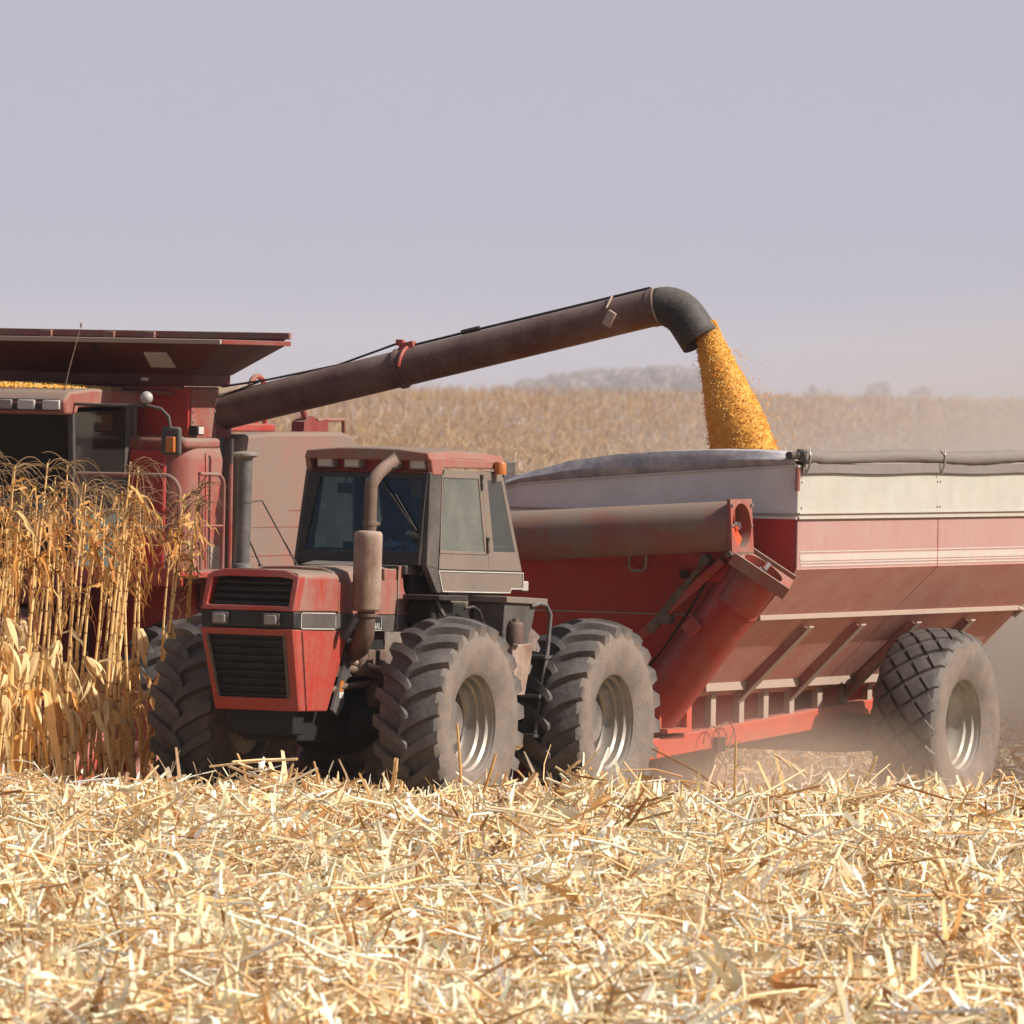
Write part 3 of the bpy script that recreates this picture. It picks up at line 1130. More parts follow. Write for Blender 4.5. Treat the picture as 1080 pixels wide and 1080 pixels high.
#@@TRACTOR
# ================================================================== tractor
def tractor():
    r = root('tractor', FT, 'dusty red tractor with black grille and tall exhaust stack pulling the grain cart', 'tractor')
    WB = -2.83
    for (x, dz) in ((0, .905), (WB, .905)):
        for s in (1, -1):
            wheel(r, (x, s * 1.10, dz), s, .93, .60, .43, 'lug', spin=.11 if x == 0 else .23)
    # ---- under body
    b = MB()
    b.span(1.25, -3.25, -.27, .27, .72, 1.28)
    b.span(1.35, -.2, -.36, .36, 1.18, 1.62)
    b.span(1.45, 1.25, -.33, .33, .78, 1.05)
    for x in (0, WB):
        b.lathe([(.001, -.95), (.15, -.95), (.17, -.45), (.30, -.25), (.34, 0), (.30, .25), (.17, .45), (.15, .95), (.001, .95)], c=(x, 0, .905), axis='y', n=20)
    b.span(-3.2, -3.75, -.12, .12, .52, .60)
    b.build('chassis', 'soot', r, bevel=.015)
    e = MB()
    e.span(1.1, -.30, -.30, .30, 1.55, 1.90)
    for i in range(5):
        e.span(.85 - i * .22, .72 - i * .22, .30, .40, 1.28, 1.52)
    e.tube([(.95, .36, 1.15), (.7, .42, 1.2), (.3, .42, 1.22), (-.1, .38, 1.3)], .03, 8)
    e.tube([(.62, .36, 1.36), (.35, .44, 1.33), (.05, .44, 1.31)], .045, 10)
    e.lathe([(.001, 1.30), (.06, 1.30), (.06, 1.52), (.04, 1.55), (.001, 1.55)], c=(.42, .44, 0), n=12)
    e.lathe([(.001, 1.02), (.075, 1.02), (.075, 1.24), (.001, 1.26)], c=(.10, .42, 0), n=12)
    e.build('engine', 'rust_dark', r, bevel=.008)
    MB().tube([(.56, .40, 1.42), (.2, .50, 1.36), (-.15, .47, 1.34)], .026, 8).build('hydraulic_pipe', 'rust', r)
    t = MB()
    t.prism([(.92, 1.0), (.70, 1.42), (.62, 1.42), (.60, 1.30), (.72, 1.22), (.70, 1.05), (.82, .95)], 'y', .405, .43)
    t.build('frame_plate', 'intake', r)
    MB().prism([(.80, 1.16), (.72, 1.16), (.72, 1.25), (.78, 1.25)], 'y', .4305, .433).build('warning_label', 'amber', r)
    MB().prism([(.80, 1.10), (.72, 1.10), (.72, 1.155), (.80, 1.155)], 'y', .4305, .433).build('warning_label', 'pinstripe', r)
    # ---- nose and hood
    h = MB()
    half = [(.44, 1.84), (.44, 2.135), (.415, 2.165), (.30, 2.19), (0, 2.20)]

    def sec(x, half_, dz=0, k=1.0):
        pts = [(x, y * k, z + dz) for y, z in half_]
        pts += [(x, -y * k, z + dz) for y, z in reversed(half_[:-1])]
        return [Vector(p) for p in pts]

    def rake(x0, x1, ring):
        # lower edge x0, upper edge x1
        zs = [p.z for p in ring]
        a, c = min(zs), max(zs)
        return [Vector((x0 + (x1 - x0) * (p.z - a) / (c - a), p.y, p.z)) for p in ring]
    front = rake(1.72, 1.60, sec(0, half))
    mid = sec(.89, half, .005)
    h.loft([front, mid], caps=False)
    hb = [(.415, 1.84), (.415, 2.12), (.385, 2.19), (.28, 2.225), (0, 2.235)]
    h.loft([sec(.895, hb), sec(.0, hb, .012), sec(-.30, hb, .016)])
    h.build('hood', 'red', r, bevel=.012)
    ts = MB()
    ts.span(-.28, -.60, -.5, .5, 2.18, 2.262)
    ts.prism([(-.30, 2.26), (-.04, 2.235), (-.04, 2.25), (-.30, 2.285)], 'y', -.42, .20)
    ts.build('cowl', 'pillar', r, bevel=.01)
    # side panels behind the muffler
    MB().prism([(.885, 1.83), (.885, 2.10), (-.232, 2.13), (-.236, 1.83)], 'y', .425, .442).build('side_panel', 'red', r, bevel=.004)
    MB().prism([(-.243, 1.825), (-.243, 2.255), (-.29, 2.255), (-.335, 2.06), (-.52, 1.825)], 'y', .43, .455).build('rear_side_panel', 'red', r, bevel=.006)
    MB().prism([(.01, 2.12), (.01, 2.23), (-.225, 2.23), (-.225, 2.12)], 'y', .395, .438).build('hood_shoulder', 'red', r, bevel=.01)
    MB().tube([(-.238, .448, 2.22), (-.238, .448, 1.70)], .006, 6).build('panel_latch', 'steel', r)
    # grille surround, upper
    def yz(poly, x_low, x_top, z_low, z_top, t=.03):
        return [Vector((x_low + (x_top - x_low) * (z - z_low) / (z_top - z_low) + t, y, z)) for y, z in poly]

    def ring_frame(outer, inner, fx, depth):
        """flat frame between two outlines on the raked front; fx(z) gives x"""
        mb = MB()
        n = len(outer)
        F = lambda p, d: Vector((fx(p[1]) + d, p[0], p[1]))
        vs = [F(p, .02) for p in outer] + [F(p, .02) for p in inner] + [F(p, -depth) for p in outer] + [F(p, -depth) for p in inner]
        fs = []
        for i in range(n):
            j = (i + 1) % n
            fs += [(i, j, n + j, n + i), (n + i, n + j, 3 * n + j, 3 * n + i), (2 * n + i, 2 * n + j, j, i), (2 * n + i, 3 * n + i, 3 * n + j, 2 * n + j)]
        return mb.add(vs, fs)
    fu = lambda z: 1.72 - .12 * (z - 1.84) / .36
    ring_frame([(-.445, 1.842), (.445, 1.842), (.445, 2.14), (.30, 2.195), (-.30, 2.195), (-.445, 2.14)],
               [(-.40, 1.885), (.39, 1.885), (.385, 2.118), (.27, 2.132), (-.27, 2.132), (-.385, 2.118)], fu, .10).build('grille_surround', 'grille_shade_red', r, bevel=.008)
    g = MB()
    g.plate([(fu(1.86) - .09, -.42, 1.86), (fu(1.86) - .09, .42, 1.86), (fu(2.14) - .09, .41, 2.14), (fu(2.14) - .09, -.41, 2.14)], .02)
    g.build('grille_screen', 'soot', r)
    for z in (1.905, 1.965, 2.03, 2.09):
        _t = (z - 1.885) / .24
        MB().bar((fu(z) - .055, -.392 + .05 * _t, z), (fu(z) - .055, .385 - .04 * _t, z), .06, .012, up=(.45, 0, 1)).build('grille_slat', 'black', r)
    # dark lamp band
    bd = MB()
    bd.span(1.725, 1.60, -.452, .452, 1.695, 1.838)
    bd.build('lamp_band', 'black', r, bevel=.01)
    bs = MB()
    bs.span(1.598, .42, .40, .452, 1.695, 1.828)
    bs.span(1.598, .42, -.452, -.40, 1.695, 1.828)
    bs.build('side_band', 'band', r, bevel=.004)
    pn = MB()
    for z in (1.697, 1.833):
        pn.span(1.58, .96, .4525, .4555, z - .004, z + .004)
    pn.span(1.60, 1.59, .4525, .4555, 1.697, 1.833)
    pn.span(.955, .948, .4525, .4555, 1.72, 1.81)
    pn.build('pinstripe', 'pinstripe', r)
    MB().span(.42, .055, .40, .447, 1.685, 1.822).build('name_band', 'black', r, bevel=.003)
    cv = bpy.data.curves.new('lettering', 'FONT')
    cv.body = 'NAL'
    cv.size = .075
    cv.extrude = .002
    cv.align_x = 'RIGHT'
    tmp = bpy.data.objects.new('lettering', cv)
    COL.objects.link(tmp)
    me = bpy.data.meshes.new_from_object(tmp.evaluated_get(bpy.context.evaluated_depsgraph_get()))
    bpy.data.objects.remove(tmp)
    lo = bpy.data.objects.new('lettering', me)
    COL.objects.link(lo)
    lo.parent = r
    me.materials.clear()
    me.materials.append(M['pinstripe'])
    lo.location = (.085, .4495, 1.703)
    lo.rotation_euler = (R(90), 0, R(180))
    lo.scale = (1.0, 1.0, 1)
    pb = MB()
    pb.span(.28, .062, .4472, .4492, 1.688, 1.694)
    pb.span(.068, .060, .4472, .4492, 1.69, 1.818)
    pb.build('pinstripe', 'pinstripe', r)
    MB().span(.045, -.44, .40, .449, 1.68, 1.822).build('side_band', 'band', r, bevel=.004)
    for y in (-.255, .24):
        hl = MB()
        hl.span(1.755, 1.70, y - .082, y + .082, 1.715, 1.822)
        o = hl.build('headlight', 'pillar', r, bevel=.012)
        MB().span(1.772, 1.75, y - .060, y + .060, 1.728, 1.808).build('lens', 'lens_dark', o, bevel=.012)
    # lower grille
    fl = lambda z: 1.72 - .235 * (1.69 - z) / .70
    lo_ = MB()

    def lsec(x_of, y_):
        return [Vector((x_of(z), s * y_, z)) for (s, z) in ((1, 1.69), (-1, 1.69), (-1, .99), (1, .99))]
    lo_.loft([[Vector((fl(z) - .02, s * yy, z)) for (s, z, yy) in ((1, 1.69, .444), (-1, 1.69, .444), (-1, .985, .40), (1, .985, .40))],
              [Vector((x, s * yy, z)) for (x, s, z, yy) in ((.66, 1, 1.69, .438), (.66, -1, 1.69, .438), (.955, -1, .985, .40), (.955, 1, .985, .40))]])
    lo_.build('nose', 'red_clean', r, bevel=.012)
    MB().bar((1.565, .450, 1.67), (1.36, .408, .99), .006, .008).build('panel_seam', 'black', r)
    ring_frame([(-.447, 1.688), (.447, 1.688), (.404, .985), (-.404, .985)], [(-.39, 1.632), (.36, 1.632), (.335, 1.095), (-.345, 1.095)], fl, .04).build('grille_surround', 'grille_shade_red', r, bevel=.008)
    MB().plate([(fl(1.65) - .012, -.40, 1.65), (fl(1.65) - .012, .38, 1.65), (fl(1.08) - .012, .35, 1.08), (fl(1.08) - .012, -.36, 1.08)], .012).build('grille_screen', 'soot', r)
    for i in range(8):
        z = 1.125 + i * .066
        yl, yr = -.352 - .036 * (z - 1.1) / .55, .322 + .025 * (z - 1.1) / .55
        MB().bar((fl(z) + .004, yl, z), (fl(z) + .004, yr, z), .04, .018, up=(.5, 0, 1)).build('grille_slat', 'soot', r, bevel=.004)
    for s, y0, y1 in ((1, .355, .325), (-1, -.385, -.345)):
        MB().bar((fl(1.63) + .018, y0, 1.63), (fl(1.10) + .018, y1, 1.10), .025, .02).build('grille_rail', 'band', r)
    # ---- stacks
    it = MB()
    it.lathe([(.063, 2.16), (.063, 3.17), (.061, 3.17), (.061, 2.16)], c=(1.28, -.30, 0), n=24)
    it.lathe([(.085, 2.185), (.095, 2.20), (.085, 2.235), (.066, 2.24)], c=(1.28, -.30, 0), n=24, caps=False)
    it.lathe([(.069, 2.765), (.069, 2.785)], c=(1.28, -.30, 0), n=24)
    it.build('intake_stack', 'intake', r)
    MB().lathe([(.066, 3.15), (.112, 3.172), (.113, 3.188), (.085, 3.202), (.001, 3.212)], c=(1.28, -.30, 0), n=28).build('rain_cap', 'steel', r)
    st = MB()
    st.tube([(1.22, -.28, 2.775), (1.10, -.22, 2.79), (.62, -.10, 2.222)], .008, 8)
    st.tube([(1.22, -.30, 2.50), (.94, -.30, 2.225)], .008, 8)
    st.lathe([(.022, 2.215), (.02, 2.23), (.001, 2.235)], c=(.62, -.10, 0), n=10)
    st.lathe([(.022, 2.218), (.02, 2.235), (.001, 2.24)], c=(.94, -.30, 0), n=10)
    st.build('stack_brace', 'pillar', r)
    mu = MB()
    mu.lathe([(.001, 1.855), (.105, 1.857), (.122, 1.875), (.124, 1.90), (.1235, 2.2), (.124, 2.50), (.122, 2.53), (.108, 2.548), (.055, 2.555), (.001, 2.555)], c=(.705, .62, 0), n=32)
    mu.build('muffler', 'rust', r)
    ep = MB()
    pts = [(.68, .62, 2.55), (.68, .62, 2.93)]
    for i in range(9):
        a = i / 8 * 50
        pts.append((.68 - .30 * (1 - math.cos(R(a))) * 1.9, .62 + .06 * i / 8, 2.93 + .30 * math.sin(R(a)) * .86))
    pts += [(.40, .69, 3.165), (.29, .70, 3.235)]
    ep.tube(pts[:-1], .056, 20, caps=False)
    a_, b_ = Vector(pts[-2]), Vector(pts[-1])
    ax_ = (b_ - a_).normalized()
    e1 = ax_.cross(Vector((.3, .95, 0))).normalized()
    e2 = ax_.cross(e1)
    cut = Vector((.35, .75, .15))
    dk = MB()
    r0, r1, r2, r3 = [], [], [], []
    for q in range(20):
        e = e1 * math.cos(2 * math.pi * q / 20) + e2 * math.sin(2 * math.pi * q / 20)
        sft = ax_ * (.07 - .085 * e.dot(cut))
        r0.append(a_ + e * .056)
        r1.append(a_ + e * .057 + sft)
        r2.append(a_ + e * .051 + sft)
        r3.append(a_ + e * .051 - ax_ * .12)
    ep.loft([r0, r1, r2], caps=False)
    dk.loft([r2, r3], caps=False)
    dk.add([v * 1.0 for v in r3], [tuple(range(20))])
    dk.build('exhaust_bore', 'soot', r)
    ep.lathe([(.064, 2.60), (.066, 2.625), (.064, 2.64)], c=(.68, .62, 0), n=20)
    ep.span(.66, .52, .60, .64, 2.605, 2.63)
    ep.build('exhaust_pipe', 'rust_dark', r)
    el = MB()
    el.tube([(.705, .62, 1.87), (.705, .62, 1.78), (.69, .60, 1.66), (.62, .52, 1.54), (.52, .40, 1.50)], [.075, .082, .09, .09, .085], 18)
    el.tube([(.58, .60, 1.83), (.575, .59, 1.68), (.60, .52, 1.58)], .03, 10)
    el.lathe([(.06, 1.80), (.10, 1.81), (.10, 1.835), (.06, 1.84)], c=(.705, .62, 0), n=18)
    el.span(.80, .50, .56, .66, 1.812, 1.828)
    el.build('exhaust_elbow', 'rust_dark', r)
    MB().tube([(.85, .60, 1.80), (.88, .57, 1.72), (.90, .50, 1.62)], .035, 10).build('exhaust_bracket', 'black', r)
    # ---- cab
    c = MB()
    c.prism([(-.46, 2.03), (-.46, 2.27), (-2.28, 2.27), (-2.29, 1.72), (-.98, 1.72)], 'y', -.47, .47)
    c.build('cab_base', 'black', r, bevel=.01)
    for s in (1, -1):
        y0, y1 = s * .64, s * .665

        def pl(name, poly, mat, ya, yb, bev=.006, par=r):
            return MB().prism(poly, 'y', ya, yb).build(name, mat, par, bevel=bev)
        lean = .045

        def leaned(poly, th=.026):
            # side plates lean inwards towards the roof
            f = lambda z: s * (.662 - lean * max(0, (z - 2.22)) / .88)
            a = [Vector((x, f(z), z)) for x, z in poly]
            b_ = [Vector((x, f(z) - s * th, z)) for x, z in poly]
            return MB().loft([a, b_])

        def leaned_frame(outer, inner, th=.03):
            f = lambda z: s * (.664 - lean * max(0, (z - 2.22)) / .88)
            n = len(outer)
            vs = []
            for pts in (outer, inner):
                vs += [Vector((x, f(z), z)) for x, z in pts]
            for pts in (outer, inner):
                vs += [Vector((x, f(z) - s * th, z)) for x, z in pts]
            fs = []
            for i in range(n):
                j = (i + 1) % n
                fs += [(i, j, n + j, n + i), (n + i, n + j, 3 * n + j, 3 * n + i), (2 * n + i, 2 * n + j, j, i), (2 * n + i, 3 * n + i, 3 * n + j, 2 * n + j)]
            return MB().add(vs, fs)
        # door: frame round its pane
        d = leaned_frame([(-.60, 2.235), (-.735, 3.115), (-1.475, 3.115), (-1.60, 2.235)],
                         [(-.635, 2.40), (-.70, 3.045), (-1.405, 3.048), (-1.515, 2.40)]).build('door', 'door', r, bevel=.008)
        leaned([(-.63, 2.395), (-.695, 3.05), (-1.41, 3.053), (-1.52, 2.395)], .008).build('pane', 'pane_dusty', d)
        leaned_frame([(-.615, 2.375), (-.685, 3.068), (-1.42, 3.072), (-1.54, 2.375)], [(-.637, 2.402), (-.702, 3.043), (-1.403, 3.046), (-1.513, 2.402)], .012).build('gasket', 'door', d, bevel=.003).location = (0, s * .006, 0)
        for z, x in ((3.015, -1.46), (2.46, -1.56)):
            hg = MB()
            yv = s * (.672 - lean * (z - 2.22) / .88)
            hg.bar((x + .005, yv, z + .07), (x - .005, yv, z - .07), .02, .02, up=(0, 1, 0))
            hg.box((x, yv, z + .05), (.03, .03, .04))
            hg.box((x, yv, z - .04), (.03, .03, .05))
            hg.build('hinge', 'pillar', d)
        q = leaned_frame([(-1.603, 2.235), (-1.478, 3.115), (-1.90, 3.105), (-2.265, 2.235)],
                         [(-1.70, 2.405), (-1.595, 3.04), (-1.875, 3.03), (-2.135, 2.405)]).build('quarter_panel', 'door', r, bevel=.006)
        leaned([(-1.695, 2.40), (-1.59, 3.045), (-1.88, 3.035), (-2.14, 2.40)], .008).build('pane', 'pane_side', q)
        a = leaned([(-.475, 3.085), (-.72, 3.10), (-.585, 2.235), (-.365, 2.262)], .07)
        a.build('pillar', 'pillar', r, bevel=.008)
        a = MB().loft([[Vector(p) for p in ((-.365, s * .662, 2.262), (-.585, s * .664, 2.235), (-.665, s * .664, 2.03), (-.585, s * .655, 2.03))],
                       [Vector(p) for p in ((-.365, s * .60, 2.262), (-.585, s * .60, 2.235), (-.665, s * .60, 2.03), (-.585, s * .60, 2.03))]])
        a.build('lower_pillar', 'pillar', r, bevel=.006)
        pl('lower_panel', [(-.575, 2.228), (-.672, 2.035), (-2.03, 2.035), (-2.03, 2.07), (-2.30, 2.075), (-2.275, 2.228)], 'door', s * .61, s * .664)
        ps = MB()
        yy = s * .6665

        def line(p, q_, w=.006):
            ps.bar((p[0], yy, p[1]), (q_[0], yy, q_[1]), w, w * .8)
        for p, q_ in (((-.585, 2.222), (-2.28, 2.222)), ((-.585, 2.222), (-.672, 2.045)), ((-.672, 2.043), (-2.02, 2.043)), ((-2.02, 2.043), (-2.04, 2.078)), ((-2.04, 2.078), (-2.29, 2.08)), ((-2.29, 2.08), (-2.277, 2.222))):
            line(p, q_, .011)
        ps.build('pinstripe', 'pinstripe', r)
        pl('plinth', [(-.92, 2.033), (-2.0, 2.033), (-1.88, 1.69), (-1.75, 1.40), (-1.32, 1.40), (-1.15, 1.75)], 'door', s * .50, s * .60)
    # roof
    ro = MB()
    rings = []
    for x, zt in ((-.44, 3.262), (-.9, 3.285), (-1.5, 3.285), (-1.94, 3.262)):
        rings.append([Vector((x, y, z)) for y, z in ((.623, zt - .075), (.60, zt - .006), (.3, zt + .022), (0, zt + .028), (-.3, zt + .022), (-.60, zt - .006), (-.623, zt - .075), (-.5, zt - .08), (.5, zt - .08))])
    ro.loft(rings)
    for s in (1, -1):
        ro.prism([(-.46, 3.215), (-.50, 3.06), (-.67, 3.06), (-.715, 3.128), (-1.745, 3.14), (-1.94, 3.215)], 'y', s * .575, s * .626)
    ro.build('roof', 'red_dirty', r, bevel=.012)
    v = MB()
    v.span(-.60, -.66, -.575, .575, 3.07, 3.22)
    v.build('light_recess', 'red_shade', r)
    MB().prism([(-.46, 3.085), (-.50, 3.062), (-.70, 3.062), (-.70, 3.085)], 'y', -.60, .60).build('visor_lip', 'red_brown', r, bevel=.005)
    for y in (-.44, -.175, .195, .475):
        l = MB().box((-.545, y, 3.165), (.10, .165, .115), Matrix.Rotation(R(-6), 3, 'Z')).build('work_lamp', 'lamp_body', r, bevel=.012)
        MB().box((-.493, y + .001, 3.165), (.012, .135, .088), Matrix.Rotation(R(-6), 3, 'Z')).build('lens', 'lens', l, bevel=.004)
    # windscreen
    wf = MB()
    X = lambda z: -.315 - .155 * (z - 2.28) / .80
    n_out = [(.60, 2.265), (.59, 3.07), (-.59, 3.07), (-.60, 2.265)]
    n_in = [(.565, 2.385), (.548, 3.02), (-.468, 3.028), (-.545, 2.375)]
    vs = [Vector((X(z), y, z)) for y, z in n_out + n_in] + [Vector((X(z) - .05, y, z)) for y, z in n_out + n_in]
    fs = []
    for i in range(4):
        j = (i + 1) % 4
        fs += [(i, j, 4 + j, 4 + i), (4 + i, 4 + j, 12 + j, 12 + i), (8 + i, 8 + j, j, i), (8 + i, 12 + i, 12 + j, 8 + j)]
    wfo = wf.add(vs, fs).build('windscreen_frame', 'black', r, bevel=.006)
    MB().plate([(X(z) - .02, y, z) for y, z in ((.57, 2.38), (.555, 3.025), (-.475, 3.033), (-.55, 2.37))], .008).build('windscreen', 'windshield', wfo)
    wp = MB()
    wp.bar((X(3.04) + .03, .12, 3.04), (X(2.62) + .025, .50, 2.62), .012, .016)
    wp.bar((X(2.85) + .015, .30, 2.88), (X(2.56) + .015, .545, 2.565), .01, .03)
    wp.build('wiper', 'black', wfo)
    # cab back wall and rear window
    bk = MB()
    bk.plate([(-2.27, -.62, 2.24), (-2.27, .62, 2.24), (-2.20, .62, 2.45), (-2.20, -.62, 2.45)], .03)
    bk.span(-1.90, -1.96, -.6, .6, 3.02, 3.12)
    for s in (1, -1):
        bk.bar((-2.25, s * .60, 2.3), (-1.93, s * .585, 3.08), .05, .05)
    bk.build('rear_frame', 'pillar', r)
    MB().plate([(-2.19, -.58, 2.46), (-2.19, .58, 2.46), (-1.94, .56, 3.03), (-1.94, -.56, 3.03)], .008).build('rear_window', 'back_reflect', r)
    MB().plate([(-.70, .60, 3.055), (-1.9, .60, 3.055), (-1.9, -.60, 3.055), (-.70, -.60, 3.055)], .01).build('headliner', 'liner', r)
    # inside the cab
    s_ = MB()
    s_.box((-1.35, .06, 2.28), (.50, .50, .14))
    s_.box((-1.60, .06, 2.60), (.14, .48, .62), Matrix.Rotation(R(-8), 3, 'Y'))
    s_.box((-1.64, .06, 2.96), (.10, .26, .14), Matrix.Rotation(R(-8), 3, 'Y'))
    s_.build('seat', 'seat', r, bevel=.05, seg=3)
    sw = MB()
    ctr, rad, tl = Vector((-.80, .06, 2.49)), .20, R(-32)
    ptsw = []
    for k in range(25):
        a = 2 * math.pi * k / 24
        ptsw.append(ctr + Vector((rad * math.cos(a) * math.cos(tl), rad * math.sin(a), -rad * math.cos(a) * math.sin(tl) * -1)))
    sw.tube(ptsw, .014, 8, caps=False)
    for a in (0, 120, 240):
        sw.tube([ctr, ctr + Vector((rad * math.cos(R(a)) * math.cos(tl), rad * math.sin(R(a)), rad * math.cos(R(a)) * math.sin(tl)))], .010, 6)
    sw.tube([ctr, ctr + Vector((.22, 0, -.35))], .03, 8)
    sw.build('steering_wheel', 'seat', r)
    cs = MB()
    cs.prism([(-.5, 2.25), (-.5, 2.36), (-.64, 2.38), (-.72, 2.25)], 'y', -.45, .55)
    cs.span(-1.0, -1.6, -.50, -.28, 2.25, 2.46)
    cs.tube([(-1.1, -.36, 2.46), (-1.06, -.36, 2.62)], .012, 6)
    cs.tube([(-1.2, -.42, 2.46), (-1.15, -.42, 2.64)], .012, 6)
    cs.build('console', 'seat', r, bevel=.015)
    mr = MB()
    mr.span(-.56, -.575, -.345, -.20, 2.885, 2.975)
    mr.tube([(-.565, -.27, 2.97), (-.60, -.27, 3.05)], .008, 6)
    mr.build('mirror', 'seat', r, bevel=.006)
    # low front glass and black front skirt of the cab
    MB().prism([(-.20, 2.235), (-.57, 2.228), (-.66, 2.03), (-.95, 1.74), (-.30, 1.74), (-.34, 2.05)], 'y', .42, .425).build('lower_window', 'pane_dark', r)
    MB().prism([(-.20, 2.24), (-.57, 2.232), (-.66, 2.03), (-.95, 1.70), (-.53, 1.70), (-.33, 2.05)], 'y', .36, .405).build('skirt', 'soot', r)
    # step platform and black box behind the front tyre
    pf = MB()
    pf.span(-.225, -.80, .50, .86, 1.965, 2.012)
    pf.build('platform', 'black', r, bevel=.008)
    MB().prism([(-.80, 1.95), (-1.05, 1.95), (-1.18, 1.70), (-1.2, 1.5), (-.70, 1.5), (-.40, 1.74), (-.32, 1.94)], 'y', .50, .72).build('fuel_tank', 'soot', r, bevel=.02)
    MB().bar((-.40, .74, 1.96), (-.62, .78, 1.72), .03, .03).build('platform_brace', 'band', r)
    hr = MB().tube([(-.85, .80, 1.90), (-.95, .84, 1.915), (-1.02, .86, 1.88), (-1.10, .87, 1.76), (-1.20, .87, 1.60)], .014, 8)
    hr.build('handrail', 'black', r)
    bt = MB()
    bt.prism([(-1.36, 1.95), (-1.985, 1.94), (-1.90, 1.72), (-1.70, 1.38), (-1.42, 1.38), (-1.33, 1.68)], 'y', .63, .95)
    bt.build('battery_box', 'band', r, bevel=.012)
    MB().prism([(-1.33, 1.957), (-1.33, 2.015), (-2.16, 2.0), (-2.16, 1.945)], 'y', .60, .98).build('box_lid', 'door', r, bevel=.008)
    MB().span(-2.28, -2.42, .57, .66, 2.06, 2.15).build('tail_lamp', 'lamp_body', r, bevel=.01)
    MB().span(-1.90, -2.08, .56, .66, 3.10, 3.215).build('tail_lamp', 'intake', r, bevel=.01)
    MB().lathe([(.001, 1.60), (.075, 1.60), (.075, 1.765), (.06, 1.79), (.03, 1.79), (.03, 1.82), (.001, 1.82)], c=(-1.47, 1.0, 0), n=18).build('filter', 'rust_dark', r)
    MB().prism([(-1.42, 1.58), (-1.84, 1.60), (-1.82, 1.48), (-1.70, 1.14), (-1.50, 1.14)], 'y', .86, 1.0).build('tool_box', 'rust', r, bevel=.008)
    ld = MB()
    lp = [(-1.86, .96, 1.93), (-2.0, .98, 1.955), (-2.09, 1.0, 1.94), (-2.14, 1.02, 1.86), (-2.10, 1.02, 1.55), (-1.98, 1.02, 1.15), (-1.90, 1.02, .80)]
    ld.tube(lp, .019, 10)
    ld.tube([(p[0], p[1] - .34, p[2]) for p in lp[3:]], .019, 10)
    for z, x in ((.78, -1.90), (1.13, -1.98), (1.48, -2.08)):
        ld.span(x - .07, x + .09, .66, 1.05, z - .015, z + .015)
    ld.build('ladder', 'intake', r)
    MB().lathe([(.055, 0), (.058, .03), (.055, .095), (.048, .11), (.001, .112)], c=(-1.735, .675, 3.095), n=18).build('beacon', 'amber', r)
    seated_person(FT @ Matrix.Translation((-1.36, .06, 2.33)), 'tractor driver in dark blue work shirt seated with hands on the wheel', 'cloth_blue', 'cloth_blue',
                  (.56, 0, .16), .20)


tractor()
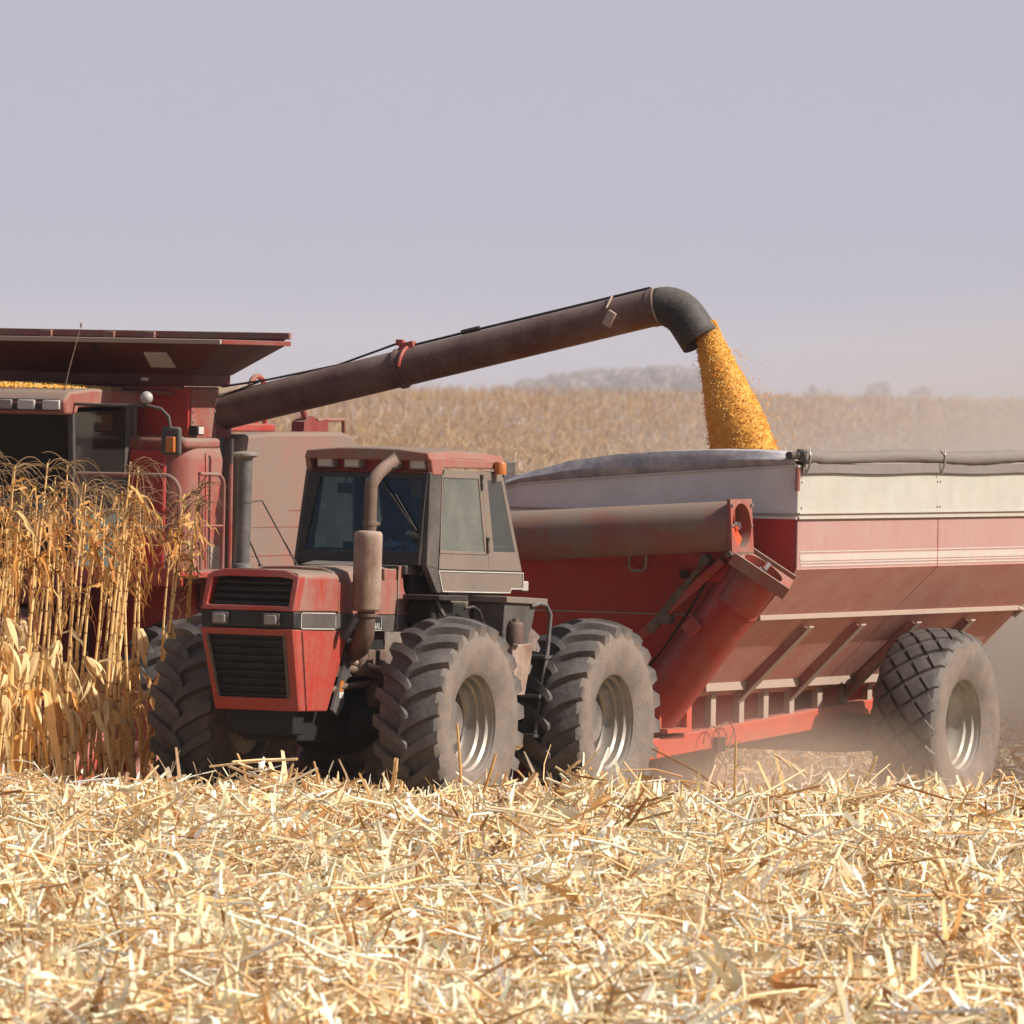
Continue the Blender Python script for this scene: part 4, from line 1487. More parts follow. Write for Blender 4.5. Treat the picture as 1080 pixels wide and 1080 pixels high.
#@@CART
# ================================================================== grain cart
def cart():
    r = root('grain_cart', FK, 'large red and white grain cart with grey tarp and folded auger being filled', 'grain cart')
    HW = 1.72
    X0, X1 = 3.9, -2.6
    for s in (1, -1):
        wheel(r, (0, s * 1.49, .93), s, .93, .70, .44, 'diamond', spin=.1, rimmat='rim_cream', rubmat='tyre_cart', deep=.36)
    a = MB()
    a.span(.16, -.16, -1.15, 1.15, .70, 1.0)
    a.span(.45, -.45, -.75, .75, .64, .74)
    a.build('axle', 'rust_dark', r, bevel=.02)
    sh = lambda z: HW - (2.48 - z) * 1.0 if z < 2.48 else HW
    fx = lambda z: X0 - (2.48 - z) * .36 if z < 2.48 else X0
    # vertical red sides, sloped hopper
    for s in (1, -1):
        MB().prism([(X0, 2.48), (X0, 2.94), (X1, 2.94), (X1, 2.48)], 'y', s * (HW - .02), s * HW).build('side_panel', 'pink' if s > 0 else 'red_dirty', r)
        MB().plate([(X0 - .002, s * HW, 2.478), (X1, s * HW, 2.478), (X1, s * sh(1.25), 1.25), (fx(1.25), s * sh(1.25), 1.25)], .012).build('hopper_slope', 'slope', r)
        # dirty white upper board with a ledge
        zt = 3.44 if s > 0 else 3.06
        MB().prism([(X0, 2.985), (X0, zt), (X1, zt), (X1, 2.985)], 'y', s * (HW + .002), s * (HW - .02)).build('upper_board', 'white', r)
        MB().prism([(X0 + .01, 2.938), (X0 + .01, 2.962), (X1, 2.962), (X1, 2.938)], 'y', s * (HW - .01), s * (HW + .03)).build('ledge', 'white', r, bevel=.004)
        MB().prism([(X0 + .006, 2.962), (X0 + .006, 2.99), (X1, 2.99), (X1, 2.962)], 'y', s * (HW - .01), s * (HW + .012)).build('ledge', 'trim', r)
        MB().span(X0 + .008, X1, s * (HW - .01), s * (HW + .032), 2.988, 2.998).build('ledge', 'white', r)
        # four thin white stripes with rounded front ends
        for k, (z, h) in enumerate(((2.636, .012), (2.583, .062), (2.535, .014), (2.507, .016))):
            x0 = 3.86 - (0, .02, .03, .05)[k] - .03
            MB().prism([(x0, z - h / 2), (x0 + .03, z), (x0, z + h / 2), (X1, z + h / 2), (X1, z - h / 2)], 'y', s * (HW + .0015), s * (HW + .004)).build('stripe', 'stripe', r)
        # seams and rivet strip
        sm = MB()
        sm.span(.60, .585, s * HW, s * (HW + .005), 2.49, 2.935)
        sm.bar((.592, s * (HW + .006), 2.478), (.592, s * (sh(1.27) + .006), 1.27), .012, .008, up=(0, s, -1))
        sm.build('seam', 'red', r)
        rv = MB()
        for x in (3.82, .63, .56):
            for z in (3.04, 3.28):
                rv.lathe([(.012, HW * 1.0), (.010, HW + .008), (.001, HW + .01)] if s > 0 else [(.001, -HW - .01), (.010, -HW - .008), (.012, -HW)], c=(x, 0, z), axis='y', n=8)
        rv.build('bolt', 'rust_dark', r)
        # pale rail below the slope
        tr = MB()
        tr.bar((3.735, s * (sh(2.01) + .02), 2.01), (X1 + .12, s * (sh(2.01) + .02), 2.01), .05, .05)
        tr.tube([(X1 + .12, s * (sh(2.01) + .03), 2.01), (X1 + .03, s * (sh(2.01) + .04), 2.0), (X1 + .02, s * (sh(1.96)), 1.93)], .028, 8)
        tr.build('side_rail', 'trim', r, bevel=.006)
        # ribs: web plate with pale flange
        for x in (2.52, 1.30, -.04, -1.38):
            f = lambda z, o: Vector((x, s * (sh(z) + o), z))
            w = MB()
            w.plate([f(1.93, .0), f(1.88, .13), f(1.18, .13), f(1.24, .0)], .012)
            w.build('rib', 'slope', r)
            fl = MB()
            fl.loft([[f(1.90, .135) + Vector((dx, 0, dz)) for dx, dz in ((.055, 0), (-.055, 0), (-.055, .016), (.055, .016))],
                     [f(1.17, .135) + Vector((dx, 0, dz)) for dx, dz in ((.055, 0), (-.055, 0), (-.055, .016), (.055, .016))]])
            fl.build('rib_flange', 'trim', r)
        # bottom rail, posts and the long sloping frame beam
        br = MB()
        br.span(3.45, X1 + .25, s * .50, s * .625, 1.295, 1.39)
        br.build('hopper_rail', 'trim', r, bevel=.006)
        for x in (3.60, 3.06, 2.42, 1.86, 1.26, .60, .0, -.6, -1.2, -1.9):
            zb = .88 + (4.42 - x) * .0496
            MB().span(x + .055, x - .055, s * .46, s * .525, zb - .02, 1.298).build('post', 'orange' if x > 3.3 else 'trim', r, bevel=.005)
        bm_ = MB()
        bm_.loft([[Vector((x, s * y, z + dz)) for y, dz in ((.42, 0), (.55, 0), (.55, -h), (.42, -h))] for x, z, h in ((4.75, .863, .19), (4.42, .88, .19), (.6, 1.07, .2), (-2.3, 1.2, .2))])
        bm_.build('frame_beam', 'orange', r, bevel=.012)
        # roll tarp along the top edge with its trough
    ft = MB()
    for z, y in ((2.477, HW), (2.03, sh(2.03))):
        pass
    MB().prism([(3.5, 1.26), (-2.5, 1.26), (-2.3, .86), (3.6, .80)], 'y', -.16, .16).build('auger_trough', 'red_shade', r)
    # front wall
    MB().prism([(-HW, 2.48), (HW, 2.48), (HW, 2.94), (-HW, 2.94)], 'x', X0, X0 - .02).build('front_panel', 'red_shade', r)
    MB().plate([(fx(2.478), -HW, 2.478), (fx(2.478), HW, 2.478), (fx(1.25), sh(1.25), 1.25), (fx(1.25), -sh(1.25), 1.25)], .012).build('front_slope', 'red_shade', r)
    MB().prism([(-HW, 2.985), (HW, 2.985), (HW, 3.44), (-HW, 3.26)], 'x', X0 + .002, X0 - .018).build('front_board', 'white_front', r)
    l = MB()
    l.span(X0, X0 + .03, -HW, HW, 2.938, 2.962)
    l.build('ledge', 'white_front', r)
    MB().span(X0, X0 + .012, -HW, HW, 2.962, 2.988).build('ledge', 'trim', r)
    sl = MB()
    sl.bar((fx(2.02) + .012, -sh(2.02), 2.02), (fx(2.02) + .012, sh(2.02), 2.02), .008, .014)
    sl.bar((X0 + .006, -.62, 2.94), (fx(1.6) + .012, -.62, 1.6), .008, .012)
    sl.build('seam', 'trim', r)
    hk = MB()
    hk.tube([(X0 + .0, -.84, 2.47), (X0 + .035, -.84, 2.475), (X0 + .035, -.47, 2.475), (X0 + .0, -.47, 2.47)], .012, 8)
    hk.build('grab_rail', 'orange', r)
    st = MB()
    st.tube([(X0 + .02, .03, 2.62), (X0 + .04, .03, 2.45), (X0 + .04, .07, 2.42), (X0 + .04, .16, 2.42), (X0 + .04, .20, 2.45), (X0 + .02, .20, 2.62)], .014, 8)
    st.build('step_loop', 'rust', r)
    MB().lathe([(.001, X0 - .2), (.04, X0 - .2), (.04, X0 + .02), (.001, X0 + .025)], c=(0, .58, 2.40), axis='x', n=12).build('plug', 'black', r)
    # back wall
    MB().prism([(-HW, 2.48), (HW, 2.48), (HW, 3.44), (-HW, 3.05)], 'x', X1, X1 + .02).build('rear_panel', 'red_dirty', r)
    MB().plate([(X1 + .01, -HW, 2.478), (X1 + .01, HW, 2.478), (X1 + .01, sh(1.25), 1.25), (X1 + .01, -sh(1.25), 1.25)], .012).build('rear_slope', 'red_dirty', r)
    MB().plate([(fx(1.25), sh(1.25), 1.25), (X1, sh(1.25), 1.25), (X1, -sh(1.25), 1.25), (fx(1.25), -sh(1.25), 1.25)], .02).build('hopper_floor', 'red_shade', r)
    # tarp cap over the front
    cap = [(-1.72, 3.06), (-1.45, 3.18), (-1.131, 3.285), (-.865, 3.353), (-.62, 3.421), (-.131, 3.493), (.356, 3.53), (.841, 3.552), (1.324, 3.552), (1.70, 3.53)]
    low = [(1.71, 3.45), (.263, 3.335), (-1.129, 3.214), (-1.72, 3.03)]
    n = len(cap)
    front = [Vector((X0 + .008, y, np.interp(y, [-1.72, -1.129, .263, 1.71], [3.03, 3.214, 3.335, 3.445]))) for y, z in cap]
    bulge = [Vector((X0 + .03, y, (a.z + z) / 2)) for (y, z), a in zip(cap, front)]
    top = [Vector((X0 - .01, y, z)) for y, z in cap]
    back = [Vector((X0 - .40, y, z + .01)) for y, z in cap]
    MB().loft([front, bulge, top, back], caps=False, closed=False).build('tarp_cap', 'cap', r).modifiers.new('thick', 'SOLIDIFY').thickness = -.012
    ed = MB()
    ed.tube([p + Vector((.012, 0, -.006)) for p in front], .007, 6)
    ed.build('cap_edge', 'white_front', r)
    # rolled tarp
    rl = MB()
    rings = []
    for i in range(60):
        x = X0 - .04 - i * (X0 - X1) / 59
        rad = .060 + .003 * math.sin(i * 1.7) * math.sin(i * .31) - .003 * math.sin(i * .11)
        zc = 3.515 - .010 * math.sin(i * .22) + (.012 if i < 4 else 0)
        rings.append([Vector((x, HW + .015 + rad * math.cos(a) * .95, zc + rad * math.sin(a) + .004 * math.cos(3 * a + i * .35))) for a in [2 * math.pi * k / 18 for k in range(18)]])
    rl.loft(rings)
    rl.build('tarp_roll', 'tarp', r, angle=70)
    fp = MB()
    rings = []
    for i in range(30):
        x = X0 - .05 - i * (X0 - X1) / 29
        d = .006 * math.sin(i * .9)
        rings.append([Vector((x, HW + .03 + d, 3.45)), Vector((x, HW + .038, 3.362 + .006 * math.sin(i * .6))), Vector((x, HW + .03, 3.36 + .006 * math.sin(i * .6))), Vector((x, HW + .022 + d, 3.45))])
    fp.loft(rings)
    fp.build('tarp_flap', 'tarp', r)
    for x in (X0 - .09, .64):
        h = MB()
        h.tube([(x, HW + .045, 3.36), (x, HW + .075, 3.43), (x, HW + .082, 3.53)], .012, 8)
        h.tube([(x, HW + .082, 3.53), (x - .03, HW + .06, 3.61)], [.01, .003], 6)
        h.tube([(x + .0, HW + .07, 3.54), (x + .07, HW + .06, 3.585)], [.012, .004], 6)
        h.build('tarp_hook', 'steel', r)
    ec = MB()
    ec.tube([(X0 + .02, HW + .0, 3.49 + .09), (X0 + .02, HW + .07, 3.49 + .06), (X0 + .02, HW + .09, 3.49), (X0 + .02, HW + .06, 3.43)], .016, 8)
    ec.lathe([(.001, 0), (.035, 0), (.035, .28), (.001, .28)], c=(X0 - .13, HW - .03, 3.53), axis='x', n=16)
    ec.build('roll_end', 'pillar', r)
    MB().tube([(X0 + .03, HW + .012, 3.42), (X0 + .03, HW + .012, 3.20)], .024, 8).build('latch', 'red', r)
    ri = MB()
    ri.tube([(X0 - .3, -HW, 3.04), (X0 - .3, -.8, 3.30), (X0 - .3, 0, 3.44), (X0 - .3, .8, 3.50), (X0 - .3, HW, 3.45)], .018, 8)
    ri.span(X0 - .25, X1, -HW - .03, -HW + .03, 3.05, 3.10)
    ri.build('tarp_bow', 'pillar', r)
    # ---- unloading auger: lower section up the front corner, upper section folded across
    A, B = Vector((3.97, .22, .98)), Vector((4.22, 1.475, 2.455))
    ax = (B - A).normalized()
    MB().tube([A, B], .25, 32).build('lower_auger_tube', 'red_clean', r)
    cl = MB()
    q = A + ax * (B - A).length * .80
    cl.tube([q - ax * .006, q + ax * .006], .254, 32)
    cl.build('seam', 'red_shade', r)
    base = MB()
    base.span(3.75, 4.28, -.15, .62, .93, .97)
    base.prism([(4.20, .97), (4.26, .97), (4.16, 1.30)], 'y', .50, .515)
    base.prism([(4.20, .97), (4.26, .97), (4.16, 1.22)], 'y', .05, .065)
    base.build('auger_base', 'orange', r)

    def flange(c, nrm, dlong, hl, hw, th, hole, mat, name):
        """rectangular flange plate with a round opening"""
        nrm = nrm.normalized()
        d = (dlong - nrm * dlong.dot(nrm)).normalized()
        w = nrm.cross(d)
        nseg = 32
        ou, inn = [], []
        for k in range(nseg):
            a = 2 * math.pi * k / nseg
            ca, sa = math.cos(a), math.sin(a)
            m = max(abs(ca), abs(sa))
            ou.append(c + d * (hl * ca / m) + w * (hw * sa / m))
            inn.append(c + d * (hole * ca) + w * (hole * sa))
        vs = [p + nrm * th / 2 for p in ou] + [p + nrm * th / 2 for p in inn] + [p - nrm * th / 2 for p in ou] + [p - nrm * .42 for p in inn]
        fs = []
        for i in range(nseg):
            j = (i + 1) % nseg
            fs += [(i, j, nseg + j, nseg + i), (nseg + i, nseg + j, 3 * nseg + j, 3 * nseg + i), (2 * nseg + i, 2 * nseg + j, j, i)]
        return MB().add(vs, fs).build(name, mat, r), d, w
    U0 = Vector((4.45, 1.385, 2.875))
    U1 = Vector((4.45, -1.75, 2.665))
    ua = (U1 - U0).normalized()
    # the tubes are open at the joint
    flange(U0 + ua * -.01, -ua, Vector((0, 0, 1)), .245, .24, .035, .205, 'red', 'upper_flange')
    ut = MB()
    ut.tube([U0 + ua * .45, U1], .232, 32)
    ut.tube([U0, U0 + ua * .45], .232, 32, caps=False)
    ut.build('upper_auger_tube', 'red_dirty', r)
    nf = Vector((.02, .58, .81)).normalized()
    FB = Vector((4.36, 1.585, 2.475))
    dl = Vector((-.35, .75, -.5))
    flange(FB, nf, dl, .30, .235, .04, .205, 'red_clean', 'lower_flange')
    d = (dl - nf * dl.dot(nf)).normalized()
    w = nf.cross(d)
    for s in (1, -1):
        MB().bar(FB + w * .235 * s - d * .30, FB + w * .235 * s + d * .30, .03, .12, up=tuple(nf)).build('flange_rim', 'red', r)
    MB().plate([U0 + Vector((.14, .0, -.10)), U0 + Vector((.02, .0, -.195)), U0 + Vector((-.12, -.03, -.12)), U0 + Vector((-.02, -.05, -.02)), U0 + Vector((.10, -.03, -.02))], .01).build('auger_end_piece', 'flight_lit_red', r)  # added plate, bright red standing for the flighting end in sun
    fb = MB()
    for sx_ in (.215, -.215):
        for sz_ in (.19, .0, -.19):
            fb.lathe([(.001, .02), (.016, .02), (.016, .036), (.001, .038)], c=U0 + Vector((sx_, 0, sz_)), axis='y', n=6)
    fb.build('flange_bolt', 'steel', r)
    shf = MB()
    shf.tube([U0 - ua * .005, U0 + ua * .5], .038, 10)
    shf.tube([U0 + Vector((0, -.03, 0)), U0 + Vector((.1, -.03, .03))], .025, 8)
    shf.tube([FB - nf * .3, FB + nf * .01], .035, 10)
    shf.tube([FB + Vector((0, .02, .0)), FB + Vector((-.04, .05, .06))], .025, 8)
    shf.build('auger_shaft', 'chrome', r)
    fg = MB()
    for c_, a_, s0 in ((U0, ua, .06), (FB, -nf, .07)):
        u = a_.cross(Vector((1, 0, .3))).normalized()
        v_ = a_.cross(u)
        pts = [c_ + a_ * (s0 + .32 * k / 20) for k in range(21)]
        rings = []
        for k, p in enumerate(pts):
            an = 2 * math.pi * k / 20
            e = u * math.cos(an) + v_ * math.sin(an)
            rings.append([p + e * .03, p + e * .185, p + e * .185 + a_ * .006, p + e * .03 + a_ * .006])
        fg.loft(rings)
    fg.build('auger_flighting', 'orange', r)
    hi = MB()
    hi.tube([(4.72, 1.40, 2.615), (4.17, 1.40, 2.615)], .03, 10)
    hi.build('hinge', 'rust_dark', r)
    ar = MB()
    ar.bar((4.40, 1.22, 2.55), (4.28, .02, 1.55), .08, .10, up=(1, 0, 0))
    ar.build('fold_arm', 'red_clean', r, bevel=.01)
    cy = MB()
    cy.tube([(4.42, 1.02, 2.52), (4.36, .62, 2.08)], .028, 10)
    cy.tube([(4.39, .80, 2.28), (4.34, .45, 1.88)], .045, 12)
    cy.lathe([(.001, 4.28), (.06, 4.28), (.06, 4.42), (.001, 4.42)], c=(0, .62, 2.0), axis='x', n=12)
    cy.lathe([(.001, 4.36), (.05, 4.36), (.05, 4.50), (.001, 4.50)], c=(0, 1.05, 2.55), axis='x', n=12)
    cy.build('fold_cylinder', 'rust_dark', r)
    bk = MB()
    bk.box((4.36, .90, 1.93), (.14, .16, .14), Matrix.Rotation(R(40), 3, 'X'))
    bk.build('auger_bracket', 'red_clean', r, bevel=.01)
    gs = MB()
    gs.plate([(4.36, 1.28, 2.62), (4.36, .75, 2.62), (4.36, 1.02, 2.34), (4.36, 1.22, 2.36)], .02)
    gs.build('gusset', 'red_shade', r)
    hz = MB()
    hz.tube([(4.10, .05, 1.25), (4.2, .35, 1.5), (4.3, .62, 1.78), (4.36, .9, 2.15), (4.40, 1.1, 2.45)], .012, 8)
    hz.build('hydraulic_hose', 'black', r)
    # cradle that carries the folded tube
    cr = MB()
    cr.span(4.42, 4.16, -1.36, -1.30, 2.62, 3.24)
    cr.span(4.42, 3.88, -1.36, -1.30, 2.40, 2.66)
    cr.build('auger_cradle', 'red_clean', r)
    # tongue and hose loops at the front of the frame
    tg = MB()
    for s in (1, -1):
        tg.bar((4.70, s * .48, .77), (5.75, s * .10, .62), .12, .18)
    tg.span(5.72, 6.05, -.14, .14, .52, .70)
    tg.build('tongue', 'orange', r, bevel=.01)
    ho = MB()
    ho.tube(arc((2.96, .62, .80), .20, 0, 360, 28, 'xz'), .006, 6, caps=False)
    ho.tube(arc((3.30, .62, .78), .19, 10, 190, 20, 'xz'), .006, 6)
    ho.tube([(2.78, .62, .93), (3.0, .64, .72), (3.22, .62, .45)], .008, 6)
    ho.build('hydraulic_hose', 'red_brown', r)
    MB().span(3.12, 2.93, .55, .60, .72, .86).build('valve_block', 'black', r, bevel=.01)
    return r


CART = cart()


def kernels(P, size=.0062, seed=1, stretch=None):
    """small octahedral corn kernels at points P"""
    n = len(P)
    g = np.random.default_rng(seed)
    base = np.array([[1, 0, 0], [-1, 0, 0], [0, 1, 0], [0, -1, 0], [0, 0, 1.25], [0, 0, -1.25]], float)
    q = g.normal(0, 1, (n, 4))
    q /= np.linalg.norm(q, axis=1, keepdims=True)
    w, x, y, z = q.T
    Rm = np.stack([1 - 2 * (y * y + z * z), 2 * (x * y - z * w), 2 * (x * z + y * w), 2 * (x * y + z * w), 1 - 2 * (x * x + z * z), 2 * (y * z - x * w), 2 * (x * z - y * w), 2 * (y * z + x * w), 1 - 2 * (x * x + y * y)], -1).reshape(n, 3, 3)
    s = size * g.uniform(.75, 1.25, (n, 1, 1))
    V = np.einsum('nij,kj->nki', Rm, base) * s
    if stretch is not None:
        V = V + V[..., 2:3] * 0
    V = V + P[:, None]
    f = np.array([[0, 2, 4], [2, 1, 4], [1, 3, 4], [3, 0, 4], [2, 0, 5], [1, 2, 5], [3, 1, 5], [0, 3, 5]])
    F = (np.arange(n) * 6)[:, None, None] + f[None]
    pal = np.array([[.98, .57, .125], [.98, .48, .085], [.98, .68, .23], [.94, .42, .06], [.98, .86, .55]])
    c = pal[g.choice(5, n, p=[.36, .27, .2, .1, .07])] * g.uniform(.85, 1.12, (n, 1))
    return V.reshape(-1, 3), F.reshape(-1, 3), np.repeat(np.clip(c, 0, .95)[:, None], 6, 1).reshape(-1, 3)


def grain():
    g = np.random.default_rng(5)
    # falling column, from the spout mouth into the cart (cart frame)
    zt = np.array([4.80, 4.72, 4.60, 4.42, 4.22, 3.95, 3.60, 3.2, 2.75])
    yl = np.array([.02, -.04, -.075, -.055, -.01, .035, .075, .11, .14])
    yr = np.array([.10, .13, .19, .30, .425, .585, .765, .93, 1.08])
    n = 80000
    t = g.random(n) ** .9
    z = 4.78 - t * 2.0
    a = g.uniform(0, 2 * np.pi, n)
    rr = g.random(n) ** .5 * (1 + np.clip(g.normal(0, .05, n), -.2, .25) * (g.random(n) < .5))
    L, Rr = np.interp(-z, -zt, yl), np.interp(-z, -zt, yr)
    hw = (Rr - L) / 2
    y = (L + Rr) / 2 + hw * rr * np.cos(a)
    x = 2.28 + np.minimum(hw * .9, .26) * rr * np.sin(a)
    # clumps in the flow
    k = .5 + .5 * np.sin(z * 9 + 4 * np.sin(y * 7) + x * 6)
    keep = g.random(n) < .55 + .45 * k
    P = np.stack([x, y, z], -1)[keep]
    # a few loose kernels thrown off to the outside
    m = 240
    z2 = g.uniform(3.3, 4.5, m)
    Rr2 = np.interp(-z2, -zt, yr)
    y2 = Rr2 + np.abs(g.normal(0, .10, m)) + (g.random(m) < .25) * g.uniform(0, .8, m) * np.clip((4.2 - z2), 0, 1)
    P2 = np.stack([2.28 + g.normal(0, .2, m), y2, z2], -1)
    L2 = np.interp(-z2[:80], -zt, yl)
    P3 = np.stack([2.28 + g.normal(0, .15, 80), L2 - np.abs(g.normal(0, .02, 80)), z2[:80]], -1)
    P = np.concatenate([P, P2, P3])
    V, F, T = kernels(P, .0066, 2)
    # the dense heart of the flow
    zc = np.linspace(4.70, 2.8, 120)
    rows = []
    for i, z_ in enumerate(zc):
        l_, r_ = np.interp(-z_, -zt, yl), np.interp(-z_, -zt, yr)
        aa = 2 * np.pi * np.arange(64) / 64
        k_ = .945 + g.normal(0, .022, 64) + .03 * np.sin(aa * 3 + z_ * 11) * np.sin(z_ * 17 + aa)
        h_ = (r_ - l_) / 2
        rows.append(np.stack([2.28 + min(h_ * .9, .26) * k_ * np.sin(aa), (l_ + r_) / 2 + h_ * k_ * np.cos(aa), np.full(64, z_) + g.normal(0, .004, 64)], -1))
    Vc = np.stack(rows).reshape(-1, 3)
    ii, jj = np.meshgrid(np.arange(119), np.arange(64), indexing='ij')
    a0 = (ii * 64 + jj).ravel()
    b0 = (ii * 64 + (jj + 1) % 64).ravel()
    Fc = np.concatenate([np.stack([a0, b0, b0 + 64], -1), np.stack([a0, b0 + 64, a0 + 64], -1)]) + len(V)
    tc = np.array([.98, .53, .11])[None] * g.uniform(.78, 1.02, (len(Vc), 1))
    V, F, T = np.concatenate([V, Vc]), np.concatenate([F, Fc]), np.concatenate([T, tc])
    m4 = np.array(FK)
    V = V @ m4[:3, :3].T + m4[:3, 3]
    o = np_mesh('falling_grain', V, F, T, 'kernel', smooth_it=False)
    tag(o, 'thick stream of golden corn kernels falling from the spout into the cart', 'grain', kind='stuff')
    # heap inside the cart
    S = []
    xs, ys = np.meshgrid(np.linspace(-2.55, 3.84, 80), np.linspace(-1.68, 1.68, 44))
    zz = 2.62 + .42 * np.exp(-((xs - 2.2) ** 2 / 1.6 + (ys - .6) ** 2 / 1.0)) + .03 * np.sin(xs * 5) * np.sin(ys * 4)
    V = np.stack([xs, ys, zz], -1).reshape(-1, 3)
    i, j = np.meshgrid(np.arange(79), np.arange(43))
    q = (j * 80 + i).ravel()
    F = np.stack([q, q + 1, q + 81, q + 80], -1)
    V = V @ m4[:3, :3].T + m4[:3, 3]
    kk = NT('heaped corn')
    vo = kk.n('TexVoronoi')
    vo.inputs['Scale'].default_value = 85
    tc = kk.n('TexCoord')
    kk.l(tc.outputs['Object'], vo.inputs['Vector'])
    p = kk.n('BsdfPrincipled')
    kk.l(kk.mix(vo.outputs['Distance'], (.80, .42, .07), (.45, .15, .015)), p.inputs['Base Color'])
    kk.l(p.outputs[0], kk.out.inputs['Surface'])
    M['heap'] = kk.m
    o = np_mesh('corn_heap', V, F, None, 'heap')
    tag(o, 'heap of shelled corn lying inside the grain cart', 'grain', kind='stuff')


grain()
#@@COMBINE
# ================================================================== combine harvester
def combine():
    r = root('combine_harvester', FM, 'dusty red combine behind the uncut corn, its unloading auger swung out over the cart', 'combine')
    # ---- body
    b = MB()
    b.span(-.45, -4.6, -1.30, 1.30, 1.0, 3.45)
    b.build('body', 'red_shade', r, bevel=.03)
    fp = MB()
    # front bulkhead of the grain tank, rounded where it turns to the side
    prof = [(.86, -.47), (1.28, -.47)] + [(1.28 + .26 * math.sin(R(a)), -.73 + .26 * math.cos(R(a))) for a in range(10, 91, 10)] + [(1.54, -1.16), (1.50, -1.16), (1.50, -.72), (1.26, -.51), (.86, -.51)]

    def topround(z, shr):
        return [Vector((x, y - shr * max(0, (y - 1.2)) * 1.0, z)) for y, x in prof]
    fp.loft([topround(z, s) for z, s in ((2.16, 0), (3.36, 0), (3.47, .10), (3.54, .34), (3.575, .75))])
    fp.build('front_side_panel', 'red', r, angle=50)
    MB().span(-.44, -1.17, .8, 1.52, 3.45, 3.562).build('panel_top', 'red', r, bevel=.04)
    dk = MB()
    dk.tube([(-.455, 1.10, 3.40), (-.455, 1.12, 2.2)], .007, 6)
    dk.bar((-.80, 1.546, 3.42), (-.84, 1.546, 2.2), .008, .008)
    dk.build('panel_seam', 'red_shade', r)
    MB().span(-.88, -1.12, 1.543, 1.549, 2.30, 2.52).build('faded_patch', 'trim', r)
    MB().span(-.468, -.462, 1.02, 1.30, 2.28, 2.53).build('faded_patch', 'trim', r)
    # big rear shield
    shp = [(-1.38, 1.9), (-1.36, 3.36), (-1.42, 3.52), (-1.56, 3.60), (-2.2, 3.625), (-3.62, 3.63), (-3.80, 3.60), (-4.05, 3.46), (-4.42, 3.05), (-4.5, 1.9)]
    o1 = [Vector((x, 1.56, z)) for x, z in shp]
    cx, cz = -2.9, 2.7
    o0 = [Vector((cx + (x - cx) * 1.0, 1.30, z)) for x, z in shp]
    mid = [Vector((cx + (x - cx) * .992, 1.60, cz + (z - cz) * .975)) for x, z in shp]
    MB().loft([o0, o1, mid]).build('side_shield', 'shield', r, angle=25, bevel=.015)
    se = MB()
    for a, c in (((-1.5, 2.70), (-4.4, 2.70)), ((-2.47, 2.86), (-2.47, 2.42)), ((-1.5, 2.42), (-4.4, 2.42)), ((-2.47, 2.86), (-3.2, 2.86))):
        se.bar((a[0], 1.602, a[1]), (c[0], 1.602, c[1]), .006, .010)
    se.build('shield_seam', 'red', r)
    MB().prism([(-1.15, 1.9), (-1.15, 3.56), (-1.40, 3.56), (-1.40, 1.9)], 'y', 1.25, 1.44).build('gap_shade', 'band', r)  # black sheet standing for the shadow in the gap before the shield
    # ---- grain tank
    tk = MB()
    tk.prism([(-.78, 3.4), (-.78, 4.05), (-1.36, 4.05), (-1.36, 3.4)], 'y', -1.36, 1.36)
    tk.build('grain_tank', 'red_shade', r, bevel=.01)
    po = MB()
    po.span(-.80, -1.35, 1.30, 1.385, 3.56, 4.055)
    po.build('tank_post', 'red', r, bevel=.01)
    bo = MB()
    for x, n in ((-.83, 5), (-1.27, 5)):
        for i in range(n):
            bo.lathe([(.001, 1.384), (.014, 1.384), (.012, 1.396), (.001, 1.398)], c=(x, 0, 3.62 + i * .098), axis='y', n=8)
    bo.build('bolt', 'steel', r)
    MB().span(-.745, -.80, -1.36, 1.30, 4.02, 4.06).build('tank_lip', 'red', r, bevel=.006)
    MB().tube([(-.73, .42, 3.99), (-.73, 1.16, 3.985), (-.73, 1.22, 3.97)], .022, 8).build('tank_rod', 'red', r)
    cl = MB()
    cl.span(-.66, -1.45, -1.42, 1.46, 4.06, 4.185)
    cl.build('tank_collar', 'tank_shade', r, bevel=.01)
    MB().span(-.655, -.66, .90, .98, 4.105, 4.135).build('tank_tag', 'pinstripe', r)
    # flared extension: four sloped panels
    z0, z1 = 4.18, 4.50
    A = [(-.66, -1.46), (-.66, 1.46), (-1.46, 1.46), (-1.46, -1.46)]
    Bq = [(.02, -2.1), (.02, 2.12), (-1.40, 2.12), (-1.40, -2.1)]
    names = ('front', 'left', 'rear', 'right')
    for i in range(4):
        j = (i + 1) % 4
        p = [Vector((*A[i], z0)), Vector((*A[j], z0)), Vector((*Bq[j], z1)), Vector((*Bq[i], z1))]
        if i == 2:
            p = [Vector((*A[i], z0)), Vector((*A[j], z0)), Vector((*Bq[j], z1 + .05)), Vector((*Bq[i], z1 + .05))]
        MB().plate(p, .02).build('tank_extension', 'auger' if i == 1 else 'tank_shade', r)
    lp = MB()
    lp.span(.045, .005, -2.11, 2.13, z1 - .035, z1 + .012)
    lp.build('extension_lip', 'trim', r, bevel=.006)
    lp = MB()
    lp.span(.0, -1.41, 2.10, 2.135, z1 - .035, z1 + .012)
    lp.build('extension_lip', 'red_brown', r, bevel=.006)
    lp = MB()
    lp.span(-1.37, -1.42, -2.11, 2.135, z1 + .03, z1 + .095)
    for y in (-.6, .1, .55):
        lp.span(-1.33, -1.38, y, y + .12, z1 + .02, z1 + .085)
    lp.build('extension_lip', 'red_dirty', r, bevel=.006)
    cs = MB()
    cs.bar((-.665, 1.12, 4.19), (.01, 1.60, 4.49), .02, .02)
    cs.bar((-.655, .60, 4.21), (.0, .70, 4.46), .015, .012)
    cs.build('extension_seam', 'black', r)
